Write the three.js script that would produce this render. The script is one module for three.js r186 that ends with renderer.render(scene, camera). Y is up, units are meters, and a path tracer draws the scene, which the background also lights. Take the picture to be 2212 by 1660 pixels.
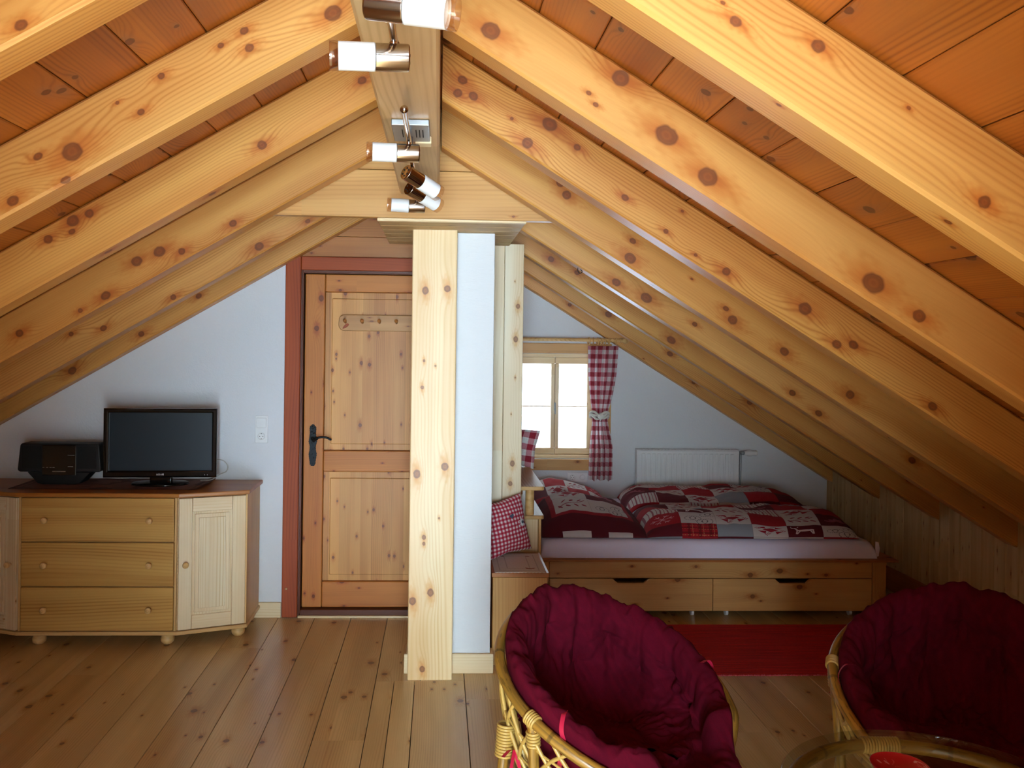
import * as THREE from 'three';
import { mergeGeometries, mergeVertices } from 'three/addons/utils/BufferGeometryUtils.js';
import { RoundedBoxGeometry } from 'three/addons/geometries/RoundedBoxGeometry.js';
import { RectAreaLightUniformsLib } from 'three/addons/lights/RectAreaLightUniformsLib.js';

// ───────── camera, sky, sun, window light, exposure ─────────
const scene = new THREE.Scene();
const camera = new THREE.PerspectiveCamera(2 * Math.atan(830 / 1850) * 180 / Math.PI, 2212 / 1660, 0.05, 300);
camera.position.set(0, 1.588, 0);
camera.rotation.set(0, -2.3 * Math.PI / 180, 0.73 * Math.PI / 180, 'YXZ');
camera.setViewOffset(2212, 1660, 83, 89, 2212, 1660);
camera.updateProjectionMatrix();
scene.add(camera);
scene.background = new THREE.Color(0.70, 0.88, 1.0);
scene.backgroundIntensity = 1.6;
const renderer = new THREE.WebGLRenderer({ antialias: true });
renderer.toneMapping = THREE.LinearToneMapping;
renderer.toneMappingExposure = 2.78;
renderer.shadowMap.enabled = true;
RectAreaLightUniformsLib.init();
// low sun through the gable window behind the camera, falling on the floor just below the picture
const sun = new THREE.DirectionalLight(new THREE.Color(0.74, 0.98, 1.32), 36);
sun.position.set(-0.1 + 0.14 * 15, 0.375 * 15, 15); sun.target.position.set(-0.1, 0, 0);
sun.castShadow = true; sun.shadow.mapSize.set(2048, 2048);
Object.assign(sun.shadow.camera, { left: -9, right: 9, top: 9, bottom: -9, near: 0.5, far: 40 });
scene.add(sun, sun.target);
// daylight of that gable window (its glazing is built below)
const DOORWAY = { x0: -0.75, x1: 0.6, y0: 0.22, y1: 1.85, z: 2.60 };
const daylight = new THREE.RectAreaLight(new THREE.Color(0.70, 0.93, 1.06), 20, DOORWAY.x1 - DOORWAY.x0 - 0.1, DOORWAY.y1 - DOORWAY.y0 - 0.1);
daylight.position.set((DOORWAY.x0 + DOORWAY.x1) / 2, (DOORWAY.y0 + DOORWAY.y1) / 2, DOORWAY.z - 0.03);
daylight.lookAt(daylight.position.x, daylight.position.y, -5);
scene.add(daylight);

// ───────── helpers ─────────
const R = Math.PI / 180, V = (x, y, z) => new THREE.Vector3(x, y, z);
let seedState = 7;
const rnd = () => { seedState = (seedState * 1664525 + 1013904223) >>> 0; return seedState / 4294967296; };
const rr = (a, b) => a + (b - a) * rnd();
const names = {};
const numbered = (n) => { const k = names[n] = (names[n] ?? -1) + 1; return k ? `${n}_${String(k).padStart(3, '0')}` : n; };
function tag(o, label, category, group, kind) {
  o.userData.label = label; if (category) o.userData.category = category;
  if (group) o.userData.group = group; if (kind) o.userData.kind = kind;
  return o;
}
function thing(name, label, category, pos = [0, 0, 0], rotY = 0, group) {
  const o = new THREE.Group(); o.name = numbered(name); o.position.set(...pos); o.rotation.y = rotY; scene.add(o);
  return tag(o, label, category, group);
}
function struct(name, label, geo, mat) {
  const o = geo ? new THREE.Mesh(geo, mat) : new THREE.Group(); o.name = name; o.userData = { label, kind: 'structure' };
  o.castShadow = o.receiveShadow = true; scene.add(o); return o;
}
function part(name, geo, mat, parent, label) {
  const m = new THREE.Mesh(Array.isArray(geo) ? merge(geo) : geo, mat); m.name = name; m.castShadow = m.receiveShadow = true;
  if (label) m.userData.label = label; parent.add(m); return m;
}
function single(name, label, category, geo, mat, pos, rotY = 0, group) {
  const m = part(numbered(name), geo, mat, scene); if (pos) m.position.set(...pos); m.rotation.y = rotY; return tag(m, label, category, group);
}
function merge(list) {
  const l = list.map((g) => { const n = g.index ? g.toNonIndexed() : g; for (const k of Object.keys(n.attributes)) if (!['position', 'normal', 'uv'].includes(k)) n.deleteAttribute(k); return n; });
  return mergeGeometries(l);
}
const mv = (g, x = 0, y = 0, z = 0, rx = 0, ry = 0, rz = 0) => { if (rx) g.rotateX(rx); if (ry) g.rotateY(ry); if (rz) g.rotateZ(rz); return g.translate(x, y, z); };
// planar uv in metres along the grain (u / TL, v / TW)
const TL = 2, TW = 0.5;
function woodUV(g, grain = 'x', uo = 0, vo = 0) {
  g = g.index ? g.toNonIndexed() : g; const p = g.attributes.position, n = g.attributes.normal, uv = new Float32Array(p.count * 2);
  for (let t = 0; t < p.count; t += 3) {
    let nx = 0, ny = 0, nz = 0; for (let k = 0; k < 3; k++) { nx += Math.abs(n.getX(t + k)); ny += Math.abs(n.getY(t + k)); nz += Math.abs(n.getZ(t + k)); }
    const ax = nx >= ny && nx >= nz ? 'x' : ny >= nz ? 'y' : 'z';
    for (let k = 0; k < 3; k++) {
      const i = t + k, c = { x: p.getX(i), y: p.getY(i), z: p.getZ(i) };
      const rest = ['x', 'y', 'z'].filter((q) => q !== ax);
      let a, b; if (ax === grain) { a = c[rest[0]] * 0.15; b = c[rest[1]]; } else { a = c[grain]; b = c[rest.find((q) => q !== grain)]; }
      uv[2 * i] = a / TL + uo; uv[2 * i + 1] = b / TW + vo;
    }
  }
  g.setAttribute('uv', new THREE.BufferAttribute(uv, 2)); return g;
}
// box from corner to corner, edges rounded, grain along an axis
function box(x0, x1, y0, y1, z0, z1, r = 0.003, grain = 'x', uo = rnd(), vo = rnd(), seg = 1) {
  const w = x1 - x0, h = y1 - y0, d = z1 - z0; r = Math.min(r, w * 0.45, h * 0.45, d * 0.45);
  const g = new RoundedBoxGeometry(w, h, d, seg, r); g.translate((x0 + x1) / 2, (y0 + y1) / 2, (z0 + z1) / 2);
  return woodUV(g, grain, uo, vo);
}
// squared timber: length along +x from 0, height along +y from 0, depth along -z from 0 (front at z = 0); k0 / k1 shear the ends (plumb cuts)
function timber(L, h, w, c = 0.006, { tl = TL, tw = TW, u0 = 0, v0 = 0, k0 = 0, k1 = 0 } = {}) {
  const s = [[c, 0], [h - c, 0], [h, -c], [h, -w + c], [h - c, -w], [c, -w], [0, -w + c], [0, -c]]; // (y, z) round the section
  const pc = [c, h - c, h, h + w - 2 * c, h + w, 2 * h + w, 2 * h + w + c, 0]; pc[7] = -c;
  const P = [], U = [], push = (x, y, z, u, v) => { P.push(x, y, z); U.push(u, v); };
  const X = (e, y) => e ? L + k1 * y : k0 * y;
  for (let i = 0; i < 8; i++) {
    const [ya, za] = s[i], [yb, zb] = s[(i + 1) % 8]; let va, vb;
    if (i === 0) { va = ya; vb = yb; } else if (i === 7) { va = za; vb = 0.002; } else if (i === 6) { va = za; vb = zb; } else if (i < 4) { va = ya - za; vb = yb - zb; } else { va = -w - ya; vb = -w - yb; }
    const a = [X(0, ya), ya, za, u0 + X(0, ya) / tl, v0 + va / tw], b = [X(1, ya), ya, za, u0 + X(1, ya) / tl, v0 + va / tw];
    const cc = [X(1, yb), yb, zb, u0 + X(1, yb) / tl, v0 + vb / tw], d = [X(0, yb), yb, zb, u0 + X(0, yb) / tl, v0 + vb / tw];
    push(...a); push(...b); push(...cc); push(...a); push(...cc); push(...d);
  }
  for (let e = 0; e < 2; e++) for (let i = 1; i < 7; i++) {
    const q = e ? [0, i, i + 1].map((j) => s[j]) : [0, i + 1, i].map((j) => s[j]);
    // winding: at x = L the section turns the other way
    const o = e ? [q[0], q[2], q[1]] : [q[0], q[2], q[1]];
    for (const [y, z] of o) push(X(e, y), y, z, u0 + z * 0.1, v0 + y / tw);
  }
  const g = new THREE.BufferGeometry(); g.setAttribute('position', new THREE.Float32BufferAttribute(P, 3)); g.setAttribute('uv', new THREE.Float32BufferAttribute(U, 2));
  g.computeVertexNormals(); return g;
}
const basis = (m, X, Y, Z, o) => { const M = new THREE.Matrix4().makeBasis(X, Y, Z); M.setPosition(o); M.decompose(m.position, m.quaternion, m.scale); return m; };
function extr(pts, depth, bevel = 0, holes = []) {  // polygon in xy, extruded from z = 0 to +depth
  const sh = new THREE.Shape(pts.map((p) => new THREE.Vector2(...p))); for (const h of holes) sh.holes.push(new THREE.Path(h.map((p) => new THREE.Vector2(...p))));
  return new THREE.ExtrudeGeometry(sh, { depth: depth - 2 * bevel, bevelEnabled: bevel > 0, bevelSize: bevel, bevelThickness: bevel, bevelOffset: -bevel, bevelSegments: 2, curveSegments: 16 }).translate(0, 0, bevel);
}
const lathe = (pts, n = 24) => new THREE.LatheGeometry(pts.map((p) => new THREE.Vector2(...p)), n);
const tube = (pts, r, n = 24, k = 8, closed = false) => new THREE.TubeGeometry(new THREE.CatmullRomCurve3(pts.map((p) => Array.isArray(p) ? V(...p) : p), closed), n, r, k, closed);
const rod = (a, b, r, k = 10, r2 = r) => { const d = V(...b).sub(V(...a)), L = d.length(), g = new THREE.CylinderGeometry(r2, r, L, k); g.translate(0, L / 2, 0); g.applyQuaternion(new THREE.Quaternion().setFromUnitVectors(V(0, 1, 0), d.normalize())); return g.translate(...a); };

// ───────── noise and textures ─────────
const perm = new Float32Array(65536); { let s = 12345; for (let i = 0; i < 65536; i++) { s = (Math.imul(s, 1103515245) + 12345) >>> 0; perm[i] = (s >>> 8) / 16777216; } }
const hash = (i, j, s) => perm[(Math.imul(i, 374761) ^ Math.imul(j, 668265263) ^ Math.imul(s, 1274126177)) >>> 7 & 65535];
function N(x, y, s) {
  const i = Math.floor(x), j = Math.floor(y); let a = x - i, b = y - j; a = a * a * (3 - 2 * a); b = b * b * (3 - 2 * b);
  const p = hash(i, j, s), q = hash(i + 1, j, s), r = hash(i, j + 1, s), t = hash(i + 1, j + 1, s);
  return (p + (q - p) * a + (r - p) * b + (p - q - r + t) * a * b) * 2 - 1;
}
const hex = (c) => [c >> 16 & 255, c >> 8 & 255, c & 255];
function dataTex(W, H, fn, srgb = true) {
  const d = new Uint8Array(W * H * 4); for (let j = 0; j < H; j++) for (let i = 0; i < W; i++) { const c = fn(i, j), o = (j * W + i) * 4; d[o] = c[0]; d[o + 1] = c[1]; d[o + 2] = c[2]; d[o + 3] = 255; }
  return finish(d, W, H, srgb);
}
function finish(d, W, H, srgb = true) {
  const t = new THREE.DataTexture(d, W, H); t.wrapS = t.wrapT = THREE.RepeatWrapping; t.magFilter = THREE.LinearFilter; t.minFilter = THREE.LinearMipmapLinearFilter; t.generateMipmaps = true;
  if (srgb) t.colorSpace = THREE.SRGBColorSpace; t.needsUpdate = true; return t;
}
// pine: W x H pixels for len x wid metres; knots [along, across, radius]; rows above the middle stand for negative "across" when wrap is set; staves: width of glued strips
function pine({ W = 1024, H = 256, len = TL, wid = TW, light = 0xe2b777, dark = 0xb87f40, knots = [], random = 0, size = [0.004, 0.012], seed = 1, freq = 95, contrast = 0.55, wrap = false, staves = 0, blotch = 1, knotCol = 0x5e3018, pale = 0, flame = 1 }) {
  const L = hex(light), D = hex(dark), K = hex(knotCol), d = new Float32Array(W * H), core = new Float32Array(W * H), halo = new Float32Array(W * H);
  const ks = knots.map((k) => [...k]); let s0 = seed * 7919 + 13; const rn = () => { s0 = (Math.imul(s0, 1664525) + 1013904223) >>> 0; return s0 / 4294967296; };
  for (let i = 0; i < random; i++) { const q = rn(); ks.push([rn() * len, (rn() - (wrap ? 0.5 : 0)) * wid, size[0] + (size[1] - size[0]) * q * q]); }
  const sx = len / W, sy = wid / H, Y = (j) => { const y = (j + 0.5) * sy; return wrap && y > wid / 2 ? y - wid : y; };
  for (let j = 0; j < H; j++) { const y = Y(j), st = staves ? Math.floor(y / staves) : 0, sd = seed + st * 31; for (let i = 0; i < W; i++) { const x = i * sx; d[j * W + i] = y + 0.016 * N(x * 0.9 + st * 7.3, y * 3.5, sd) * flame + 0.003 * N(x * 5, y * 14, sd + 1); } }
  for (const [kx, ky, r] of ks) {
    const rx = r * 9, ry = r * 4.2, sg = ky * 977 % 1 > 0.5 ? 1 : -1, asp = 1 + 0.35 * ((kx * 131) % 1);
    for (let j = 0; j < H; j++) {
      const dy = Y(j) - ky; if (Math.abs(dy) > ry * 2) continue;
      if (staves && Math.floor(Y(j) / staves) !== Math.floor(ky / staves)) continue;
      for (let i = Math.floor((kx - rx * 2) / sx); i < (kx + rx * 2) / sx; i++) {
        const o = j * W + ((i % W) + W) % W, dx = i * sx - kx, e = dx * dx / (rx * rx * 0.5) + dy * dy / (ry * ry * 0.32);
        if (e < 9) d[o] += sg * r * 2.4 * Math.exp(-e);
        const q = Math.sqrt(dx * dx / (asp * asp) + dy * dy) / r * (1 + 0.07 * N(dx / r * 1.7 + kx * 50, dy / r * 1.7, seed + 5));
        if (q < 1.3) core[o] = Math.max(core[o], q < 1 ? 0.58 + 0.36 * q * q * q + 0.07 * Math.sin(q * 12) : 0.94 * ((1.3 - q) / 0.3) ** 1.5);
        const hq = Math.sqrt(dx * dx / 6 + dy * dy) / r * (1 + 0.25 * N(dx / r, dy / r * 2, seed + 15)); if (hq < 3) halo[o] = Math.max(halo[o], (3 - hq) / 3);
      }
    }
  }
  const out = new Uint8Array(W * H * 4);
  for (let j = 0; j < H; j++) {
    const y = Y(j), st = staves ? Math.floor(y / staves) : 0, sd = seed + st * 31, tone = staves ? (hash(st, 3, seed) - 0.5) * 0.42 : 0;
    for (let i = 0; i < W; i++) {
      const x = i * sx, o = j * W + i, q = d[o], f = freq * (0.75 + 0.5 * hash(Math.floor(q * 9), 1, sd));
      let g = 0.5 + 0.5 * Math.sin(q * freq * 6.283 + 4.5 * N(q * freq * 0.3, x * 0.15, sd + 2)); g = g * g * g;
      const amp = Math.max(0.08, 0.42 + 0.75 * N(q * freq * 0.22, x * 0.22, sd + 3) + 0.3 * N(x * 2.2, q * 40, sd + 12));
      const fib = 0.055 * N(x * 11, y * 620, sd + 4), bl = blotch * (0.24 * N(x * 1.1, q * 13, sd + 6) + 0.1 * N(x * 4.5, y * 24, sd + 8) + 0.16 * Math.max(0, N(x * 0.8, q * 55, sd + 9) - 0.15)), warm = 0.5 + 0.5 * N(x * 1.7, q * 9, sd + 11);
      let m = Math.min(1, Math.max(0, contrast * g * amp + 0.24 + fib + bl + tone + halo[o] * halo[o] * 0.9 - (staves && (y / staves) % 1 < sy / staves ? -0.35 : 0)));
      const c = core[o] * 0.8;
      for (let k = 0; k < 3; k++) { let v = L[k] + (D[k] - L[k]) * m; v *= 1 - (warm * 0.05 + halo[o] * halo[o] * 0.16) * k * (blotch ? 1 : 0); v += (K[k] - v) * c; if (pale && halo[o] > 0 && c < 0.2) v += (235 - v) * pale * Math.max(0, halo[o] - 0.25); out[o * 4 + k] = Math.max(0, Math.min(255, v)); }
      out[o * 4 + 3] = 255;
    }
  }
  return finish(out, W, H);
}
const std = (o) => new THREE.MeshStandardMaterial(o), phy = (o) => new THREE.MeshPhysicalMaterial(o);
const wood = (map, color = 0xffffff, roughness = 0.5) => std({ map, color, roughness });
const T = {
  ceil: pine({ W: 2048, H: 512, len: 3, wid: 0.8, light: 0xbd742a, dark: 0x8a460f, random: 60, size: [0.006, 0.02], seed: 3, contrast: 0.45, knotCol: 0x55331a, pale: 0.35 }),
  ceilB: pine({ W: 2048, H: 512, len: 3, wid: 0.8, light: 0xb46a22, dark: 0x80400c, random: 46, size: [0.006, 0.018], seed: 4, contrast: 0.5, knotCol: 0x4d2c16, pale: 0.3 }),
  floor: pine({ W: 2048, H: 512, len: 3, wid: 0.8, light: 0xe6cb92, dark: 0xb58f58, random: 42, size: [0.004, 0.013], seed: 5, contrast: 0.32, knotCol: 0x4b2e1a }),
  floorB: pine({ W: 2048, H: 512, len: 3, wid: 0.8, light: 0xdcbb80, dark: 0xab8450, random: 50, size: [0.004, 0.014], seed: 6, contrast: 0.36, knotCol: 0x472a17 }),
  pale: pine({ W: 1024, H: 512, light: 0xf2e2bf, dark: 0xcfab72, random: 10, size: [0.003, 0.008], seed: 8, contrast: 0.6, freq: 70, knotCol: 0x7a4a26 }),
  clean: pine({ W: 1024, H: 512, light: 0xe6c284, dark: 0xb98645, random: 0, seed: 9, contrast: 0.6, freq: 60, flame: 2 }),
  bed: pine({ W: 1024, H: 512, light: 0xdcae6c, dark: 0xa8743a, random: 36, size: [0.004, 0.013], seed: 10, contrast: 0.45, knotCol: 0x5a3216 }),
  door: pine({ W: 2048, H: 1024, len: 2, wid: 1, light: 0xdaa055, dark: 0xa0642a, random: 130, size: [0.004, 0.009], seed: 11, contrast: 0.3, knotCol: 0x50291a, staves: 0.062 }),
  panel: pine({ W: 1024, H: 512, len: 2, wid: 1, light: 0xd8bd8c, dark: 0xa5824f, random: 40, size: [0.004, 0.009], seed: 12, contrast: 0.4, knotCol: 0x5a3a22 }),
};
const plaster = dataTex(512, 512, (i, j) => { const v = 128 + 60 * N(i / 3, j / 3, 21) + 40 * N(i / 9, j / 9, 22); return [v, v, v]; }, false);
const M = {
  wall: std({ color: 0xdfe0e2, roughness: 0.9, bumpMap: plaster, bumpScale: 0.0012 }), white: std({ color: 0xe9e9e8, roughness: 0.45 }), slab: std({ color: 0x6b4a2c, roughness: 0.9 }),
  ceil: wood(T.ceil, 0xffffff, 0.42), ceilB: wood(T.ceilB, 0xffffff, 0.42), floor: phy({ map: T.floor, roughness: 0.34, clearcoat: 0.35, clearcoatRoughness: 0.22 }), floorB: phy({ map: T.floorB, roughness: 0.34, clearcoat: 0.35, clearcoatRoughness: 0.22 }),
  pale: wood(T.pale, 0xffffff, 0.5), clean: wood(T.clean, 0xffffff, 0.42), cleanDark: wood(T.clean, 0xd2a878, 0.35), bed: wood(T.bed, 0xffffff, 0.45), bedDark: wood(T.bed, 0xd9b48c, 0.45), door: wood(T.door, 0xffffff, 0.5), panel: wood(T.panel, 0xffffff, 0.6), board: wood(T.bed, 0xd8b890, 0.5),
  red: wood(T.clean, 0xba6634, 0.6), redDark: wood(T.clean, 0x6e4024, 0.5), iron: std({ color: 0x15181b, roughness: 0.55, metalness: 0.6 }), chrome: std({ color: 0xb9aca2, roughness: 0.16, metalness: 1 }), steel: std({ color: 0xa8adb0, roughness: 0.35, metalness: 0.9 }),
  opal: phy({ color: 0xffffff, roughness: 0.35, clearcoat: 0.3, transmission: 0.25 }), clear: phy({ color: 0xf7efe8, roughness: 0.03, transmission: 1, ior: 1.45 }), black: phy({ color: 0x050505, roughness: 0.18, clearcoat: 0.7, clearcoatRoughness: 0.04 }), blackMatt: std({ color: 0x0a0b0d, roughness: 0.6 }),
  screen: phy({ color: 0x1d2930, roughness: 0.3 }), pane: phy({ color: 0xffffff, roughness: 0.0, transmission: 1, ior: 1.5 }), brass: std({ color: 0xd9c08a, roughness: 0.35, metalness: 0.8 }), grey: std({ color: 0x8f9397, roughness: 0.5 }), dark: std({ color: 0x0d0d0d, roughness: 0.8 }),
};

// ───────── the room: slopes, floor, walls ─────────
const yR = (x) => 2.408 - 0.6168 * x, yL = (x) => 2.538 + 0.5868 * x;      // underside of the rafters
const aR = Math.atan(0.6168), aL = Math.atan(0.5868), XR = 2.98, XL = -3.1, RT = 0.165;
const WIN = -6.45, DW = -4.95, FRONT = DOORWAY.z;
const vR = RT / Math.cos(aR), vL = RT / Math.cos(aL);                        // plumb height of a rafter
{
  const fl = struct('floor', 'varnished pine plank floor with dark joints and scattered knots', box(XL - 0.2, XR + 0.2, -0.2, -0.021, WIN - 0.2, FRONT + 0.2, 0), M.dark);
  const edges = []; for (let x = -0.277; x > XL; x -= 0.2075) edges.unshift(x); edges.unshift(XL);
  edges.push(-0.0695); for (let x = 0.138; x < XR; x += 0.2075) edges.push(x); edges.push(XR);
  const plank = (x0, x1, z0, z1, i) => { const L = z1 - z0, w = x1 - x0 - 0.003, g = timber(L, 0.02, w, 0.0009, { tl: 3, tw: 0.8, u0: hash(i, 1, 9), v0: hash(i, 2, 9) }); const m = part('plank', g, i % 3 === 1 ? M.floorB : M.floor, fl); basis(m, V(0, 0, -1), V(0, 1, 0), V(1, 0, 0), V(x1 - 0.0015, -0.02, z1)); };
  for (let i = 0; i + 1 < edges.length; i++) {
    const a = edges[i], b = edges[i + 1];
    if (Math.abs(a + 0.277) < 1e-6) { plank(a, b, WIN, -4.018, i); continue; }
    if (Math.abs(a + 0.0695) < 1e-6) { plank(a, b, WIN, -4.018, i); continue; }
    plank(a, b, WIN, FRONT, i);
  }
  for (const [a, b, i] of [[-0.277, -0.19, 71], [-0.19, -0.094, 72], [-0.094, 0.138, 73]]) plank(a, b, -4.016, FRONT, i);
}
// roof boards: run along the room, pitch 0.174 m, on the backs of the rafters
for (const side of [1, -1]) {
  const a = side > 0 ? aR : aL, y0 = (side > 0 ? 2.408 : 2.538) + (side > 0 ? vR : vL), d = V(side * Math.cos(a), -Math.sin(a), 0), n = V(side * Math.sin(a), Math.cos(a), 0);
  const o = (s) => V(0, y0, 0).addScaledVector(d, s);
  const root = struct(side > 0 ? 'ceiling_right' : 'ceiling_left', side > 0 ? 'orange-brown pine roof boarding of the right roof slope' : 'orange-brown pine roof boarding of the left roof slope');
  const slab = part('roof_deck', woodUV(new THREE.BoxGeometry(4.2, 0.12, FRONT - WIN + 0.7)), M.slab, root);
  basis(slab, d, n, V(0, 0, side), o(1.85).addScaledVector(n, 0.085).add(V(0, 0, (FRONT + WIN) / 2)));
  if (side < 0) slab.scale.set(1, 1, 1);
  const first = side > 0 ? 0.117 - 0.174 * 2 : 0.353 - 0.174 * 3, L = FRONT - WIN + 0.3, variants = [0, 1, 2, 3].map((k) => timber(L, 0.022, 0.172, 0.003, { tl: 3, tw: 0.8, u0: 0.23 * k + 0.1, v0: 0.26 * k + (side > 0 ? 0 : 0.13) }));
  for (let k = 0; k < 23; k++) {
    const s = first + 0.174 * k; if (s > 3.75) break;
    const m = part('plank', variants[(k * 3 + (k >> 2)) % 4], k % 2 ? M.ceil : M.ceilB, root);
    const lift = 0.002 * hash(k, side + 2, 4);
    if (side > 0) basis(m, V(0, 0, -1), n, d, o(s + 0.173).addScaledVector(n, lift).setZ(FRONT + 0.15));
    else basis(m, V(0, 0, -1), n, d.clone().negate(), o(s + 0.001).addScaledVector(n, lift).setZ(FRONT + 0.15));
  }
}
const roofY = (x) => Math.min(yR(x) + vR, yL(x) + vL), apexX = (2.408 + vR - 2.538 - vL) / (0.5868 + 0.6168);
const gable = (x0, x1, y0 = 0) => { const p = [[x0, y0], [x1, y0], [x1, roofY(x1) + 0.03]]; if (x0 < apexX && x1 > apexX) p.push([apexX, roofY(apexX) + 0.03]); p.push([x0, roofY(x0) + 0.03]); return p; };
{
  // door wall, left of the door, and its two boards above the door
  const wb = struct('wall_back', 'white plastered gable wall behind the sideboard with the door', mv(extr(gable(XL, -0.80), 0.14), 0, 0, DW - 0.14), M.wall);
  const up = (y0, y1) => { const p = [[-0.98, y0], [0.36, y0], [0.36, y1], [-0.98, y1]]; return woodUV(mv(extr(p, 0.03, 0.002), 0, 0, DW - 0.03), 'x', rnd(), rnd()); };
  for (const [a, b] of [[2.072, 2.188], [2.19, 2.36], [2.362, 2.56]]) part('plank', up(a, b), M.board, wb, 'brown horizontal board above the door');
  struct('wall_landing', 'wall of the landing behind the closed door', box(-1.0, 0.5, -0.02, 2.75, -5.5, -5.2, 0.002), M.wall); part('lining', box(-0.86, 0.155, 0, 2.2, DW - 0.2, DW - 0.141, 0.002, 'y'), M.slab, wb);
  struct('wall_partition', 'white partition wall between the door and the bed alcove', box(0.16, 0.44, 0, 2.1, WIN, -4.72, 0.002), M.wall);
  // window wall of the bed alcove
  const wx0 = 0.56, wx1 = 1.215, wy0 = 0.718, wy1 = 1.515;
  const g = [extr(gable(0.30, wx0), 0.22), extr(gable(wx1, XR + 0.1), 0.22), extr([[wx0, 0], [wx1, 0], [wx1, wy0], [wx0, wy0]], 0.22), extr([[wx0, wy1], [wx1, wy1], [wx1, roofY(wx1) + 0.03], [wx0, roofY(wx0) + 0.03]], 0.22)];
  struct('wall_far', 'white plastered wall with the small window behind the bed', mv(merge(g), 0, 0, WIN - 0.22), M.wall);
  // left knee wall, front wall with the balcony door opening
  struct('wall_left', 'white low side wall under the left slope', box(XL - 0.12, XL, 0, yL(XL) + vL + 0.05, DW - 0.2, FRONT + 0.2, 0.002), M.wall);
  const D = DOORWAY, f = [extr(gable(XL - 0.1, D.x0), 0.2), extr(gable(D.x1, XR + 0.1), 0.2), extr([[D.x0, 0], [D.x1, 0], [D.x1, D.y0], [D.x0, D.y0]], 0.2), extr([[D.x0, D.y1], [D.x1, D.y1], [D.x1, roofY(D.x1) + 0.03], [apexX, roofY(apexX) + 0.03], [D.x0, roofY(D.x0) + 0.03]], 0.2)];
  struct('wall_front', 'white gable wall with the glazed window', mv(merge(f), 0, 0, FRONT), M.wall);
  // partitions behind the camera: the window bay opens to the room between them
  const bay = (x0, x1) => mv(extr(gable(x0, x1), 0.1), 0, 0, 0.2);
  struct('wall_bay_left', 'white partition left of the window bay', bay(XL - 0.05, -0.45), M.wall); struct('wall_bay_right', 'white partition right of the window bay', bay(0.42, XR + 0.014), M.wall);
  const wr = struct('wall_right', 'low side wall under the right slope clad in narrow upright pine boards', box(XR + 0.015, XR + 0.14, 0, 0.9, WIN - 0.2, FRONT + 0.2, 0.002), M.slab);
  const vs = [0, 1, 2, 3, 4].map((k) => timber(yR(XR) + vR - 0.005, 0.097, 0.015, 0.004, { u0: 0.21 * k, v0: 0.31 * k }));
  for (let k = 0, z = WIN + 0.001; z < FRONT - 0.1; z += 0.099, k++) { const m = part('plank', vs[(k * 2 + (k >> 3)) % 5], M.panel, wr); basis(m, V(0, 1, 0), V(0, 0, 1), V(1, 0, 0), V(XR + 0.0152, 0, z)); }
  struct('baseboard_right', 'plain pine baseboard along the boarded side wall', box(XR - 0.014, XR, 0, 0.15, WIN + 0.01, FRONT - 0.01, 0.003, 'z'), M.bedDark);
  struct('baseboard_back', 'short pale pine baseboard between sideboard and door frame', box(-2.9, -0.885, 0, 0.088, DW, DW + 0.016, 0.004), M.pale);
  struct('snow_ground', 'bright snowy ground outside far below the windows', new THREE.PlaneGeometry(240, 240).rotateX(-Math.PI / 2).translate(0, -3.2, 0), std({ color: 0xe6e9ee, roughness: 0.95 }));
}
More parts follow.
